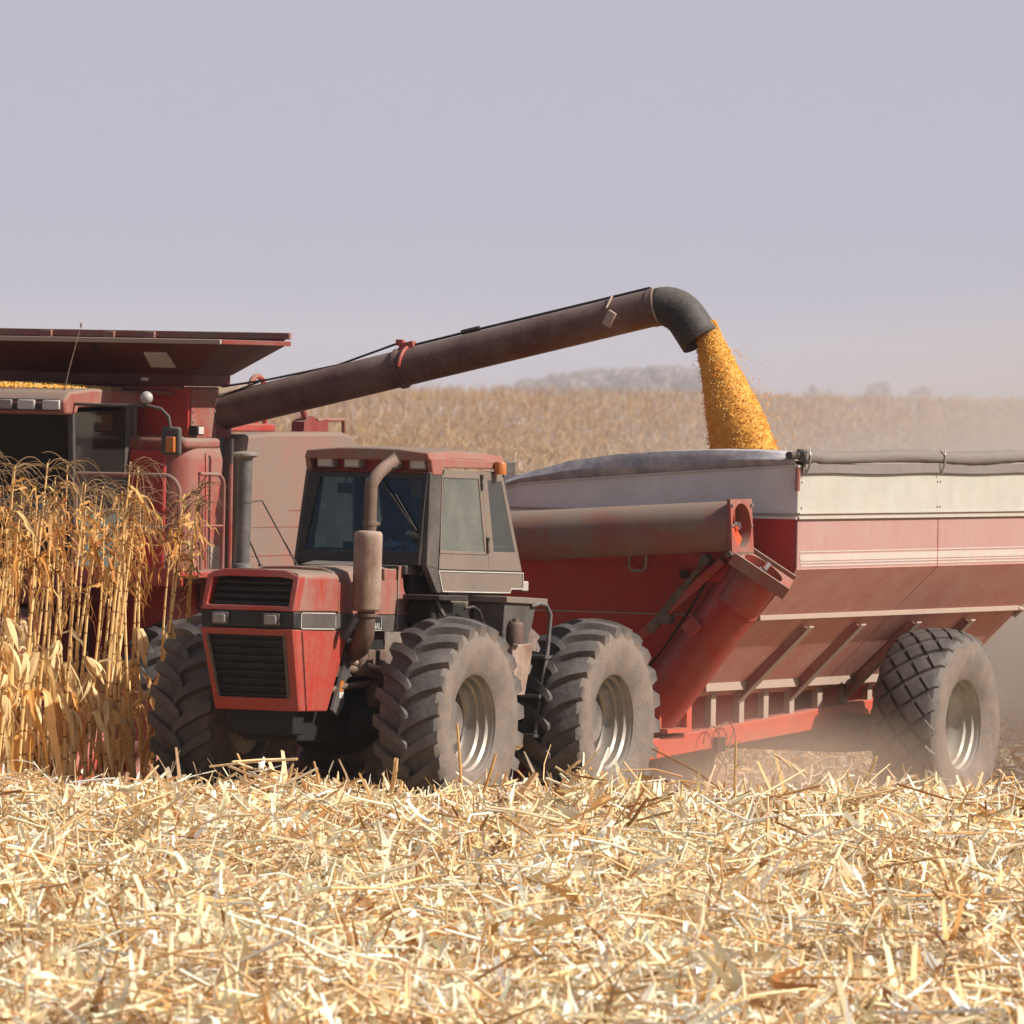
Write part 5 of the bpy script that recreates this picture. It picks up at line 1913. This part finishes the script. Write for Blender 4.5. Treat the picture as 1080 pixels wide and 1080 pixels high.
    # the square lamp set in the front flare
    f = lambda t, y: Vector((-.66 + .68 * t, y, z0 + (z1 - z0) * t))
    nrm = Vector((.32, 0, -.68)).normalized()
    MB().plate([f(.24, 1.10) + nrm * .018, f(.24, 1.37) + nrm * .018, f(.66, 1.42) + nrm * .018, f(.66, 1.17) + nrm * .018], .02).build('tank_window', 'lens', r, bevel=.006)
    # ---- unloading auger
    g0 = Vector((-1.45, 1.30, 3.80))
    g1 = Vector((-1.68, 5.93, 4.905))
    ga = (g1 - g0).normalized()
    at = MB()
    at.tube([g0 - ga * .1, g1], .178, 36)
    at.build('auger_tube', 'auger', r)
    el = MB()
    pts = [g1 - ga * .02]
    # bend down about 70 degrees in the plane of the tube
    down = Vector((0.0, .60, -.80)).normalized()
    for k in range(1, 9):
        t = k / 8
        d = (ga * (1 - t) + down * t).normalized()
        pts.append(pts[-1] + d * .05)
    pts.append(pts[-1] + down * .10)
    pts.append(pts[-1] + down * .10)
    el.tube(pts, [.182, .186, .192, .196, .198, .198, .198, .197, .197, .198, .20], 32, caps=False)
    o = el.build('spout', 'rubber_boot', r)
    sf = o.modifiers.new('thick', 'SOLIDIFY')
    sf.thickness = .012
    bn = MB()
    for t, rr in ((.985, .190),):
        q = g1 - ga * .04
        bn.tube([q - ga * .03, q + ga * .03], .186, 36)
    bn.build('spout_band', 'auger', r)
    MB().tube([g1 - ga * .005, g1 + ga * .012], .19, 36).build('spout_seal', 'trim', r)
    hb = MB()
    q = g0.lerp(g1, .425)
    hb.tube([q - ga * .022, q + ga * .022], .198, 32)
    hb.build('hinge_band', 'auger', r)
    q2 = q + ga * .06
    hc = MB()
    hc.tube([q2 + Vector((.19 * math.sin(a), 0, .19 * math.cos(a))) + ga * (.02 * math.cos(a)) for a in [R(d) for d in range(-40, 100, 10)]], .020, 8)
    hc.box(q + Vector((0, .06, .22)), (.08, .16, .07), Matrix.Rotation(R(13), 3, 'X'))
    hc.box(q + Vector((0, -.02, .25)), (.05, .08, .06))
    hc.build('hinge_clamp', 'red_clean', r, bevel=.008)
    ca = MB()
    top = lambda t, h: g0.lerp(g1, t) + Vector((0, 0, .178 + h))
    ca.tube([(-1.35, 1.42, 4.06), (-1.42, 1.9, 4.14), (-1.5, 2.6, 4.29), q + Vector((0, -.02, .25))], .012, 6)
    ca.tube([(-1.35, 1.45, 3.98), (-1.40, 1.80, 4.115)], .010, 6)
    ca.tube([top(.44, .02), top(.55, .022), top(.70, .02), top(.98, .02)], .014, 6)
    ca.tube([top(.56, .03), top(.60, .03)], .026, 6)
    ca.build('auger_hose', 'black', r)
    lm = MB()
    q = g0.lerp(g1, .905)
    lm.box(q + Vector((.17, .02, -.02)), (.07, .09, .15), Matrix.Rotation(R(-28), 3, 'X'))
    lm.tube([q + Vector((.05, -.02, .20)), q + Vector((.18, -.02, .08))], .012, 6)
    lm.build('auger_end_piece', 'trim', r, bevel=.01)  # lamp on the unloading auger near its spout
    tu = MB()
    tu.lathe([(.001, 3.55), (.26, 3.55), (.26, 3.68), (.20, 3.78), (.001, 3.8)], c=(-1.46, 1.18, 0), n=24)
    tu.build('auger_turret', 'red_brown', r)
    bs = MB()
    bs.span(-2.05, -3.20, .45, 1.05, 3.62, 3.70)
    bs.prism([(-2.1, 3.69), (-3.05, 3.69), (-3.0, 3.85), (-2.3, 3.78)], 'y', .5, .95)
    bs.build('engine_cover', 'red_clean', r, bevel=.015)
    MB().tube([(-3.08, .80, 4.0)] + arc((-3.26, .80, 4.0), .17, 0, 160, 10, 'xz')[1:] + [(-3.44, .8, 3.7)], .028, 8).build('grab_rail', 'red_clean', r)
    rr_ = MB()
    rr_.tube([(-4.25, .80, 3.85), (-4.33, .80, 3.74), (-4.55, .80, 3.64)], .035, 8)
    rr_.tube([(-4.55, .80, 3.735), (-5.15, .80, 3.745), (-5.20, .80, 3.4)], .024, 8)
    rr_.build('rear_rail', 'red', r)
    ct = MB()
    ct.prism([(-4.20, 3.60), (-4.75, 3.62), (-4.72, 3.75), (-4.52, 3.72), (-4.40, 3.78), (-4.22, 3.72)], 'y', .70, .84)
    ct.build('chain_guard', 'red_brown', r)
    # ---- cab
    c = MB()
    c.span(.60, -.44, -.88, .86, 1.95, 2.30)
    c.build('cab_floor', 'red_brown', r, bevel=.02)
    ro = MB()
    ro.prism([(.88, 3.765), (.90, 3.90), (.80, 3.985), (.30, 4.02), (-.62, 4.0), (-.70, 3.96), (-.70, 3.87), (.60, 3.835), (.64, 3.765)], 'y', -.92, .92)
    ro.build('cab_roof', 'red', r, bevel=.03, seg=3)
    MB().span(.895, .86, -.84, .86, 3.80, 3.915).build('light_strip', 'black', r, bevel=.01)
    for y in (-.72, -.45, .26, .51, .78):
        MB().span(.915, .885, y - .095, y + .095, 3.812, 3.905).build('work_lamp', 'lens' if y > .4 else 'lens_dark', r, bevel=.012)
    for s in (1, -1):
        MB().bar((.56, s * .86, 2.2), (.68, s * .88, 3.80), .06, .06).build('cab_pillar', 'pillar', r, bevel=.01)
        MB().bar((-.40, s * .86, 2.2), (-.42, s * .88, 3.86), .10, .06, up=(0, 1, 0)).build('cab_pillar', 'pillar', r, bevel=.01)
        MB().bar((.57, s * .87, 2.85), (-.36, s * .87, 2.85), .03, .05).build('cab_rail', 'pillar', r)
    MB().span(-.47, -.56, .80, .92, 2.2, 3.86).build('cab_corner', 'band', r)
    # curved windscreen
    ws = MB()
    rg = []
    for z, x in ((2.25, .62), (3.0, .76), (3.79, .80)):
        rg.append([Vector((x - .16 * (y / .86) ** 2, y, z)) for y in np.linspace(-.86, .86, 13)])
    ws.loft(rg, caps=False, closed=False)
    o = ws.build('windscreen', 'pane_dark', r)
    for s in (1, -1):
        MB().plate([(.56, s * .875, 2.88), (.66, s * .885, 3.79), (-.38, s * .885, 3.82), (-.36, s * .875, 2.88)], .008).build('side_window', 'pane_clear', r)
        MB().plate([(.54, s * .872, 2.25), (.57, s * .875, 2.83), (-.36, s * .875, 2.83), (-.36, s * .872, 2.25)], .008).build('door_window', 'pane_sky', r)
    MB().plate([(-.42, -.85, 2.95), (-.42, .85, 2.95), (-.42, .85, 3.85), (-.42, -.85, 3.85)], .01).build('rear_window', 'soot', r)
    MB().span(-.43, -.47, -.85, .85, 2.2, 2.95).build('back_panel', 'liner', r)
    MB().span(-.40, -.412, .56, .73, 3.62, 3.775).build('grain_window', 'heap', r)
    se = MB()
    se.box((-.05, 0, 2.38), (.5, .5, .16))
    se.box((-.30, 0, 2.76), (.14, .5, .75), Matrix.Rotation(R(-6), 3, 'Y'))
    se.span(.3, -.3, -.70, -.42, 2.3, 2.9)
    se.build('seat', 'seat', r, bevel=.04)
    sw = MB()
    ct2 = Vector((.42, 0, 2.66))
    sw.tube([ct2 + Vector((.17 * math.cos(a) * .8, .19 * math.sin(a), .17 * math.cos(a) * .5)) for a in [2 * math.pi * k / 20 for k in range(21)]], .014, 8, caps=False)
    sw.tube([ct2, ct2 + Vector((.12, 0, -.6))], .04, 8)
    sw.build('steering_wheel', 'seat', r)
    seated_person(FM @ Matrix.Translation((-.03, .0, 2.46)), 'combine operator in pale blue shirt seated behind the dark cab glass', 'cloth_pale', 'cloth_blue', (.45, 0, .20), .19)
    mi = MB()
    mi.tube([(.70, .86, 3.875), (.70, 1.20, 3.865), (.70, 1.72, 3.868), (.70, 1.86, 3.84), (.70, 1.94, 3.77), (.70, 1.965, 3.65)], .016, 8)
    mi.build('mirror_arm', 'pillar', r)
    m_ = MB().span(.72, .66, 1.865, 2.075, 3.405, 3.675).build('mirror', 'band', r, bevel=.03, seg=3)
    MB().span(.765, .722, 1.945, 2.035, 3.43, 3.58).build('marker_lamp', 'amber', m_, bevel=.008)
    MB().lathe([(.001, -.062), (.03, -.054), (.055, -.03), (.062, 0), (.055, .03), (.03, .054), (.001, .062)], c=(.70, 1.70, 3.945), n=20).build('globe_lamp', 'ball', r)
    MB().tube([(.72, 1.70, 3.87), (.72, 1.70, 3.92)], .012, 6).build('lamp_stem', 'black', r)
    an = MB()
    an.tube([(.62, .76, 3.98), (.60, .80, 4.2), (.56, .90, 4.62)], [.006, .005, .003], 6)
    an.lathe([(.001, 4.60), (.011, 4.61), (.011, 4.64), (.001, 4.65)], c=(.56, .90, 0), n=8)
    an.lathe([(.02, 3.93), (.015, 3.99), (.008, 4.02)], c=(.63, .78, 0), n=8)
    an.build('antenna', 'rust', r)
    wl = MB()
    wl.span(-.79, -.92, 1.36, 1.46, 3.585, 3.68)
    o = wl.build('side_lamp', 'black', r, bevel=.012)
    MB().span(-.90, -.80, 1.46, 1.468, 3.60, 3.67).build('lens', 'lens', o)
    # ---- platform, rails, ladder
    pl = MB()
    pl.span(.62, -1.0, .86, 2.06, 2.235, 2.30)
    pl.span(.64, .60, .80, 2.08, 2.16, 2.33)
    pl.build('platform', 'red_clean', r, bevel=.01)
    ra = MB()
    ra.tube([(.60, .88, 3.205), (.60, 1.85, 3.21)] + arc((.60, 1.85, 3.04), .17, 90, 0, 6, 'yz')[1:] + [(.60, 2.02, 2.2)], .022, 8)
    ra.tube([(.60, .88, 2.70), (.60, 2.02, 2.71)], .02, 8)
    ra.tube([(.60, .90, 3.2), (.60, .90, 2.3)], .02, 8)
    ra.tube([(.60, 1.25, 3.2), (.60, 1.52, 2.98)], .014, 6)
    ra.build('platform_rail', 'red', r)
    r2_ = MB()
    r2_.tube([(-.30, 1.75, 3.22), (-.70, 1.75, 3.215)] + arc((-.70, 1.75, 3.10), .10, 90, 180, 4, 'xz')[1:] + [(-.80, 1.75, 2.25)], .02, 8)
    r2_.tube([(-.30, 1.75, 3.22), (-.36, 1.75, 2.25)], .014, 8)
    r2_.tube([(-.34, 1.75, 2.72), (-.80, 1.75, 2.72)], .012, 8)
    r2_.tube([(-.94, 1.75, 3.42), (-.95, 1.75, 2.25)], .022, 8)
    r2_.build('ladder_rail', 'red', r)
    MB().tube([(-.94, 1.75, 3.56), (-.94, 1.75, 3.32)], .024, 8).build('reflector', 'pillar', r)
    sr = MB()
    sr.span(-.38, -.95, 1.62, 1.9, 1.70, 1.74)
    sr.span(-.38, -.95, 1.62, 1.9, 1.25, 1.29)
    sr.span(-.38, -.95, 1.62, 1.9, .80, .84)
    for x in (-.36, -.97):
        sr.bar((x, 1.78, 2.25), (x, 1.82, .7), .04, .06)
    sr.build('ladder', 'red_brown', r)
    # ---- wheels and feeder, corn head
    for s in (1, -1):
        wheel(r, (-.25, s * 1.62, .90), s, .93, .60, .43, 'lug', rimmat='rim')
        wheel(r, (-3.9, s * 1.25, .62), s, .62, .38, .30, 'lug', rimmat='rim', deep=.18)
    fe = MB()
    fe.prism([(-.3, 1.0), (-.3, 1.95), (.6, 1.9), (2.35, .95), (2.35, .30)], 'y', -.6, .6)
    fe.build('feeder_house', 'red_brown', r, bevel=.02)
    hd = MB()
    hd.prism([(2.2, .25), (2.2, 1.15), (2.32, 1.15), (2.45, .50), (3.0, .30), (3.0, .2)], 'y', -4.55, 4.55)
    hd.span(2.15, 2.28, -4.55, 4.55, 1.10, 1.22)
    hd.build('corn_head', 'red_clean', r, bevel=.01)
    au = MB()
    au.lathe([(.001, -4.5), (.16, -4.5), (.16, 4.5), (.001, 4.5)], c=(2.62, 0, .62), axis='y', n=16)
    au.build('cross_auger', 'red_brown', r)
    for i in range(13):
        y = -4.56 + i * .76
        sn = MB()
        rings = []
        for x, w_, zt, zb in ((2.55, .17, .92, .30), (3.05, .16, .72, .22), (3.5, .10, .48, .16), (3.85, .02, .20, .12)):
            rings.append([Vector((x, y + w_ * math.cos(a), zb + (zt - zb) * max(0, math.sin(a)) ** .8)) for a in [math.pi * k / 8 for k in range(9)]])
        sn.loft(rings)
        sn.build('snout', 'red_clean', r, angle=60)


combine()


def roof_corn():
    g = np.random.default_rng(8)
    n = 2600
    y = g.uniform(-.8, .86, n)
    x = g.uniform(-.55, .62, n)
    h = .055 * np.clip(1 - ((y + .15) / .95) ** 2, 0, 1) * np.clip(1 - ((x + .1) / .7) ** 2, 0, 1) + .0
    P = np.stack([x, y, 4.018 + h * g.random(n) ** .4], -1)
    ok = h > .004
    V, F, T = kernels(P[ok], .011, 3)
    m4 = np.array(FM)
    V = V @ m4[:3, :3].T + m4[:3, 3]
    o = np_mesh('spilled_corn', V, F, T, 'kernel', smooth_it=False)
    tag(o, 'scatter of spilled yellow corn kernels lying on the combine cab roof', 'grain', kind='stuff')


roof_corn()
#@@PLANTS
# ================================================================== standing corn plants
def to_mesh_obj(S, name, parent, mat='dry'):
    return S.build(name, mat, parent)


def corn_proto(seed, Hh, ear_z, leafy, lean):
    """plant > stalk, foliage, ear, tassel"""
    g = np.random.default_rng(seed)
    rt = root('corn_plant', Matrix.Identity(4), 'x', 'corn plant')
    # stalk
    zs = np.linspace(0, Hh, 15)
    cx = lean[0] * (zs / Hh) ** 1.8 + .02 * np.sin(zs * 2.1 + seed)
    cy = lean[1] * (zs / Hh) ** 1.8 + .02 * np.cos(zs * 1.7 + seed)
    C = np.stack([cx, cy, zs], -1)
    at = lambda z: np.array([np.interp(z, zs, cx), np.interp(z, zs, cy), z])
    rad = np.interp(zs, [0, .3, Hh * .6, Hh], [.018, .016, .0115, .006])
    S = Strips()
    S.tubes(C[None], rad[None], np.array([[.84, .59, .27]]) * g.uniform(.9, 1.12), 8)
    for z in np.arange(.12, Hh - .2, .19):
        p = at(z)
        rr = np.interp(z, zs, rad)
        S.tubes(np.array([[p - [0, 0, .009], p, p + [0, 0, .009]]]), np.array([[rr, rr * 1.25, rr]]), np.array([[.42, .24, .09]]), 8)
    to_mesh_obj(S, 'stalk', rt)
    # foliage
    S = Strips()

    def leaf(z, az, L, w, rise, drop, twist, tone, segs=9):
        t = np.linspace(0, 1, segs)
        rad_ = L * t * np.interp(drop, [0, 2.2], [.85, .42])
        wob = g.normal(0, .05 * L, segs).cumsum() * .5
        amp = .045 * L
        zz = z + L * (rise * t - drop * t ** 2) + g.normal(0, 1, segs) * amp
        azs = az + np.cumsum(g.normal(0, .20, segs))
        P = np.stack([np.cos(azs) * rad_ + np.interp(z, zs, cx), np.sin(azs) * rad_ + np.interp(z, zs, cy), zz], -1)
        wd = w * np.clip(np.sin(np.pi * np.clip(t * .86 + .12, 0, 1)) ** .7, .1, 1) * g.uniform(.7, 1.1, segs)
        a = twist * t + g.uniform(-.6, .6)
        hz = np.stack([-np.sin(azs), np.cos(azs), np.zeros(segs)], -1)
        D = unit(np.gradient(P, axis=0))
        nrm = np.cross(D, hz)
        side = hz * np.cos(a)[:, None] + nrm * np.sin(a)[:, None]
        tn = np.asarray(tone)[None] * np.array([1., 1, 1])
        # two halves folded along the midrib
        fold = .35
        s1 = unit(side * math.cos(fold) + np.cross(D, side) * math.sin(fold))
        s2 = unit(side * math.cos(fold) - np.cross(D, side) * math.sin(fold))
        S.ribbons((P + s1 * wd[:, None] * .25)[None], (wd * .5)[None], s1[None], tn)
        S.ribbons((P - s2 * wd[:, None] * .25)[None], (wd * .5)[None], s2[None], tn)
        # torn tip hanging
        if g.random() < .5:
            q = P[-3]
            Pt = q[None] + np.array([[0, 0, 0], [.02, .01, -.07], [.015 + g.normal(0, .03), g.normal(0, .03), -.17]])
            S.ribbons(Pt[None], np.array([[w * .4, w * .35, .006]]), hz[:1], tn)
    pal = tones(80, (.3, .3, .12, .24, .03, .10, .1), .12) * np.array([.98, .84, .62])
    # hanging dead leaves low down, few in the bare middle, a ragged bunch at the top
    k = 0
    for z in np.concatenate([g.uniform(.15, ear_z, int(6 * leafy)), g.uniform(ear_z, Hh * .70, int(1.0 * leafy)), g.uniform(Hh * .74, Hh * .95, int(8 * leafy))]):
        low = z < ear_z
        L = g.uniform(.30, .62) if low else g.uniform(.18, .46)
        leaf(z, g.uniform(0, 2 * np.pi), L, g.uniform(.04, .085) if low else g.uniform(.022, .05),
             g.uniform(.1, .5) if low else g.uniform(.2, .7), g.uniform(1.2, 2.2) if low else g.uniform(.4, 1.5), g.normal(0, 2.2), pal[k % 80] * (np.array([.84, .72, .58]) * g.uniform(.6, 1.2) if z > Hh * .72 else np.array([1.02, 1.0, .98])))
        k += 1
    # sheaths wrapped round the stalk
    for z in g.uniform(.3, Hh * .9, 6):
        p, p2 = at(z), at(z + .16)
        az = g.uniform(0, 6.3)
        off = np.array([math.cos(az), math.sin(az), 0]) * .016
        S.ribbons(np.array([[p + off * .6, (p + p2) / 2 + off * .9, p2 + off * 1.7]]), np.array([[.03, .032, .02]]), np.array([[-math.sin(az), math.cos(az), 0]]), pal[k % 80][None])
        k += 1
    to_mesh_obj(S, 'foliage', rt)
    # ear hanging in its open husk
    for e in range(1 if g.random() < .8 else 2):
        S = Strips()
        az = g.uniform(0, 2 * np.pi)
        p = at(ear_z + e * .2)
        tl_ = g.uniform(.15, .75)
        dirv = np.array([math.cos(az) * tl_, math.sin(az) * tl_, -math.sqrt(1 - tl_ ** 2)])
        st = p + np.array([math.cos(az), math.sin(az), 0]) * .05 + np.array([0, 0, .05])
        ts = np.linspace(0, 1, 9)
        P = st[None] + dirv[None] * (ts[:, None] * .22)
        S.tubes(P[None], np.array([[.010, .021, .027, .030, .029, .026, .020, .012, .003]]) * g.uniform(.8, 1.15), np.array([[.84, .62, .33]]), 9)
        S.tubes(np.array([[p, (p + st) / 2 + [0, 0, .03], st]]), np.array([[.010, .010, .012]]), np.array([[.7, .5, .25]]), 6)
        for q in range(8):
            a2 = az + q * .8 + g.normal(0, .2)
            o_ = np.array([math.cos(a2), math.sin(a2), 0])
            L = g.uniform(.12, .36)
            f = g.uniform(.1, 1.2)
            t = np.linspace(0, 1, 6)
            Pq = st[None] + dirv[None] * (t * L)[:, None] + o_[None] * (.03 + .06 * f * np.sin(t * 2.6))[:, None]
            sd = np.array([-math.sin(a2), math.cos(a2), 0])
            S.ribbons(Pq[None], (.042 * np.clip(np.sin(np.pi * (t * .8 + .15)), .1, 1))[None], sd[None], np.array([[.84, .62, .33]]) * g.uniform(.75, 1.08))
        to_mesh_obj(S, 'ear', rt)
    # tassel: thin branches arching to one side
    S = Strips()
    tip = at(Hh)
    base_az = g.normal(-.2, .5)
    n = 9
    t = np.linspace(0, 1, 7)
    for q in range(n):
        az = base_az + g.normal(0, .9)
        L = g.uniform(.18, .40)
        rise = g.uniform(.4, 1.2)
        drop = g.uniform(.5, 1.5)
        zb = tip - np.array([0, 0, g.uniform(0, .12)])
        P = zb[None] + np.stack([np.cos(az) * L * t * .85, np.sin(az) * L * t * .85, L * (rise * t - drop * t ** 2)], -1)
        S.tubes(P[None], np.linspace(.0042, .0022, 7)[None], np.array([[.36, .23, .12]]) * g.uniform(.6, 1.1), 4)
    to_mesh_obj(S, 'tassel', rt)
    return rt


def copy_tree(o, parent=None):
    c = o.copy()
    COL.objects.link(c)
    if parent is not None:
        c.parent = parent
    for ch in list(o.children):
        copy_tree(ch, c)
    return c


def plant_rows():
    protos = []
    for i in range(8):
        g = np.random.default_rng(100 + i)
        protos.append(corn_proto(40 + i, g.uniform(2.45, 2.85), g.uniform(.85, 1.55), g.uniform(.85, 1.3), (g.uniform(.0, .16), g.uniform(-.1, .06))))
    bpy.context.view_layer.update()
    rp = random.Random(21)
    spots = []
    group = 'standing corn plants beside the combine'
    labels = {4.18: 'dry tan corn plant in the outermost standing row, nearest the tractor wheel', 3.42: 'dry tan corn plant in the second standing row from the tractor',
              2.66: 'dry tan corn plant in the third standing row, in front of the combine cab', 1.90: 'dry tan corn plant in the innermost rows at the left edge of the picture',
              1.14: 'dry tan corn plant in the innermost rows at the left edge of the picture'}
    for y, x0, x1 in ((4.18, 4.95, 8.9), (3.42, 4.05, 7.6), (2.66, 3.95, 6.6), (1.90, 3.95, 5.6), (1.14, 3.95, 4.6)):
        x = x0
        while x < x1:
            p = FM @ Vector((x, y + rp.gauss(0, .05), 0))
            spots.append((p.x, p.y, labels[y], rp.uniform(.94, 1.12)))
            x += rp.uniform(.15, .25)
    # loose plants by themselves at the open end of the rows
    for x, y, sc, lab in ((4.60, 4.22, 1.0, 'lone corn plant nearest the tractor nose, leaning right beside the dark front tyre'),
                          (4.42, 4.10, 1.06, 'lone corn plant just left of the one by the tractor nose'),
                          (4.70, 4.30, .92, 'shorter corn plant tucked against the top of the dark tractor tyre'),
                          (3.75, 3.38, 1.03, 'corn plant standing alone in front of the red combine ladder, left of the tyre'),
                          (3.62, 3.48, 1.0, 'twin-stalk partner of the lone corn plant before the red combine ladder')):
        p = FM @ Vector((x, y, 0))
        spots.append((p.x, p.y, lab, sc))
    used = set()
    for k, (x, y, lab, sc) in enumerate(spots):
        i = rp.randrange(8)
        o = protos[i] if i not in used else copy_tree(protos[i])
        used.add(i)
        o.matrix_world = Matrix.Translation((x, y, float(gz(x, y)) - .02)) @ Matrix.Rotation(rp.uniform(-.9, .9), 4, 'Z') @ Matrix.Rotation(rp.gauss(.015, .03), 4, 'Y') @ Matrix.Rotation(rp.gauss(0, .03), 4, 'X') @ Matrix.Scale(sc, 4)
        tag(o, lab, 'corn plant', group)
    for i in range(8):
        if i not in used:
            for ch in list(protos[i].children):
                bpy.data.objects.remove(ch)
            bpy.data.objects.remove(protos[i])


plant_rows()


def loose_stalks():
    """the larger broken stalks that stand out from the trash"""
    cam_m = cam.rotation_quaternion.to_matrix()

    def at(u, v, Y):
        # ray through a picture point, taken at depth Y metres
        d = cam_m @ Vector(((u - 540) / 9000, -(v - 540) / 9000, -1))
        return Vector((0, 0, CAM_Z)) + d * (Y / d.y)
    data = [
        ((487, 835), (482, 763), 70.2, .013, 'a', (.66, .42, .18), 'tall upright broken stalk in front of the front tractor tyre, left of two'),
        ((510, 832), (523, 795), 70.1, .014, 'a', (.62, .38, .15), 'short brown stalk leaning right below the front wheel rim'),
        ((413, 830), (418, 800), 70.3, .022, 'b', (.74, .52, .28), 'short thick husked stub left of the front tractor tyre'),
        ((625, 928), (683, 842), 66.0, .016, 'c', (.40, .21, .09), 'long dark brown broken stalk leaning right in the middle of the straw'),
        ((596, 812), (612, 802), 70.6, .012, 'c', (.80, .60, .36), 'pale stalk stub pointing left between the two tractor wheels'),
        ((775, 840), (776, 782), 70.5, .011, 'a', (.60, .40, .19), 'thin upright stalk in front of the orange cart beam'),
        ((818, 793), (852, 817), 70.9, .012, 'c', (.72, .54, .33), 'thin stalk slanting down to the right before the cart axle'),
        ((912, 820), (925, 798), 70.9, .012, 'c', (.80, .64, .42), 'pale straw leaning right before the cart tyre tread'),
        ((665, 1048), (732, 956), 57.0, .012, 'd', (.90, .82, .68), 'long nearly white stalk leaning right in the foreground centre'),
        ((640, 1076), (706, 1046), 52.5, .014, 'd', (.90, .80, .64), 'white flattened stalk lying at the bottom edge near the centre'),
        ((822, 1068), (920, 996), 55.0, .012, 'd', (.88, .80, .66), 'long white straw slanting up across the right foreground'),
        ((2, 1030), (40, 940), 57.5, .012, 'c', (.55, .38, .22), 'grey brown stalk leaning right at the lower left edge'),
        ((1030, 1010), (1066, 900), 58.0, .012, 'c', (.76, .60, .40), 'long upright straw leaning right at the right edge'),
        ((840, 1040), (870, 985), 55.5, .013, 'c', (.72, .55, .34), 'tan straw leaning right of the long white one in the right foreground'),
        ((205, 842), (250, 815), 70.0, .013, 'c', (.84, .68, .44), 'pale stalk leaning right before the shadowed far front tyre'),
        ((118, 850), (135, 815), 70.0, .013, 'c', (.80, .62, .40), 'pale stub leaning right beneath the standing corn'),
        ((338, 828), (331, 803), 70.4, .011, 'a', (.62, .40, .18), 'short upright stub in the dark under the tractor nose, right of two'),
        ((300, 832), (309, 806), 70.4, .012, 'c', (.80, .58, .32), 'bent pale stub in the dark under the tractor nose, left of two'),
        ((70, 1000), (128, 968), 58.0, .015, 'd', (.90, .84, .74), 'white flat stalk lying in the left foreground'),
        ((960, 880), (1010, 862), 65.0, .012, 'c', (.86, .72, .5), 'pale straw lying right of the cart wheel in the mid straw'),
    ]
    for (a, b, Y, rad, kind, tone, lab) in data:
        p = at(a[0], a[1], Y)
        q = at(b[0], b[1], Y - (.0 if kind == 'a' else .12))
        p = p - Vector((0, 0, .03))
        o = root('broken_stalk', Matrix.Translation(p), lab, 'stalk', 'broken stalks standing out of the straw')
        d = np.array(q - p)
        L = np.linalg.norm(d)
        g = np.random.default_rng(int(a[0]))
        t = np.linspace(0, 1, 7)
        bend = np.outer(np.sin(t * np.pi), g.normal(0, .015, 3) * L)
        P = d[None] * t[:, None] + bend
        S = Strips()
        S.tubes(P[None], np.full((1, 7), rad) * np.linspace(1.05, .85, 7)[None], np.array([tone]), 8)
        S.build('stalk', 'dry', o)
        S = Strips()
        for k in range(3):
            s0 = P[1 + k]
            az = g.uniform(0, 6.3)
            o_ = np.array([math.cos(az), math.sin(az), 0])
            tt = np.linspace(0, 1, 5)
            Pq = s0[None] + d[None] / L * (tt * .12)[:, None] + o_[None] * (rad * .9 + .05 * tt ** 1.5)[:, None] - np.array([[0, 0, 1]]) * (.06 * tt ** 2)[:, None]
            S.ribbons(Pq[None], (.03 * np.array([.8, 1, .8, .5, .1]))[None], np.array([[-math.sin(az), math.cos(az), 0]]), np.array([tone]) * 1.1)
        S.build('husk', 'dry', o)


loose_stalks()


# ================================================================== dust
def dust_cloud(name, c, size, dens, col, label, nscale=1.2, power=1.6, rot=-64):
    """soft-edged cloud of field dust"""
    mb = MB()
    n, m = 20, 12
    rings = []
    for i in range(m + 1):
        a = math.pi * i / m
        rr = max(.002, math.sin(a))
        rings.append([Vector((rr * math.cos(2 * math.pi * k / n), rr * math.sin(2 * math.pi * k / n), -math.cos(a))) for k in range(n)])
    mb.loft(rings)
    k = NT(name + ' volume')
    tc = k.n('TexCoord')
    vm = k.n('VectorMath', operation='LENGTH')
    k.l(tc.outputs['Object'], vm.inputs[0])
    f = k.math('POWER', k.math('MAXIMUM', k.math('SUBTRACT', 1.0, vm.outputs['Value']), 0.0), power)
    nz = k.n('TexNoise')
    nz.inputs['Scale'].default_value = nscale
    nz.inputs['Detail'].default_value = 3
    k.l(tc.outputs['Object'], nz.inputs['Vector'])
    g = k.math('MULTIPLY', f, k.math('MAXIMUM', k.math('SUBTRACT', k.math('MULTIPLY', nz.outputs['Fac'], 2.6), .65), 0.0))
    v = k.n('VolumePrincipled')
    v.inputs['Color'].default_value = (*col, 1)
    v.inputs['Anisotropy'].default_value = .1
    k.l(k.math('MULTIPLY', g, dens), v.inputs['Density'])
    k.l(v.outputs[0], k.out.inputs['Volume'])
    o = mb.build(name, k.m)
    o.location = c
    o.scale = size
    o.rotation_euler = (0, 0, R(rot))
    tag(o, label, 'dust', kind='stuff')
    return o


DC = (.82, .66, .54)
dust_cloud('dust_cloud', (7.8, 88.5, .9), (7.5, 2.8, 3.6), 1.5, DC, 'brown dust billowing up behind the cart wheel at the right edge')
dust_cloud('dust_cloud', (1.9, 79.8, .0), (6.5, 2.2, 1.2), .85, DC, 'low dust drifting along the ground under the tractor and cart wheels')
dust_cloud('dust_cloud', (7.5, 99.0, 1.8), (12, 6.0, 3.9), .72, (.76, .69, .65), 'thin dust veil rising over the field behind the grain cart')
dust_cloud('dust_cloud', (4.0, 107.0, 1.0), (17, 5.5, 4.0), .16, (.74, .66, .61), 'faint brown dust hanging in front of the far corn all across the field', nscale=.9, power=1.0, rot=0)
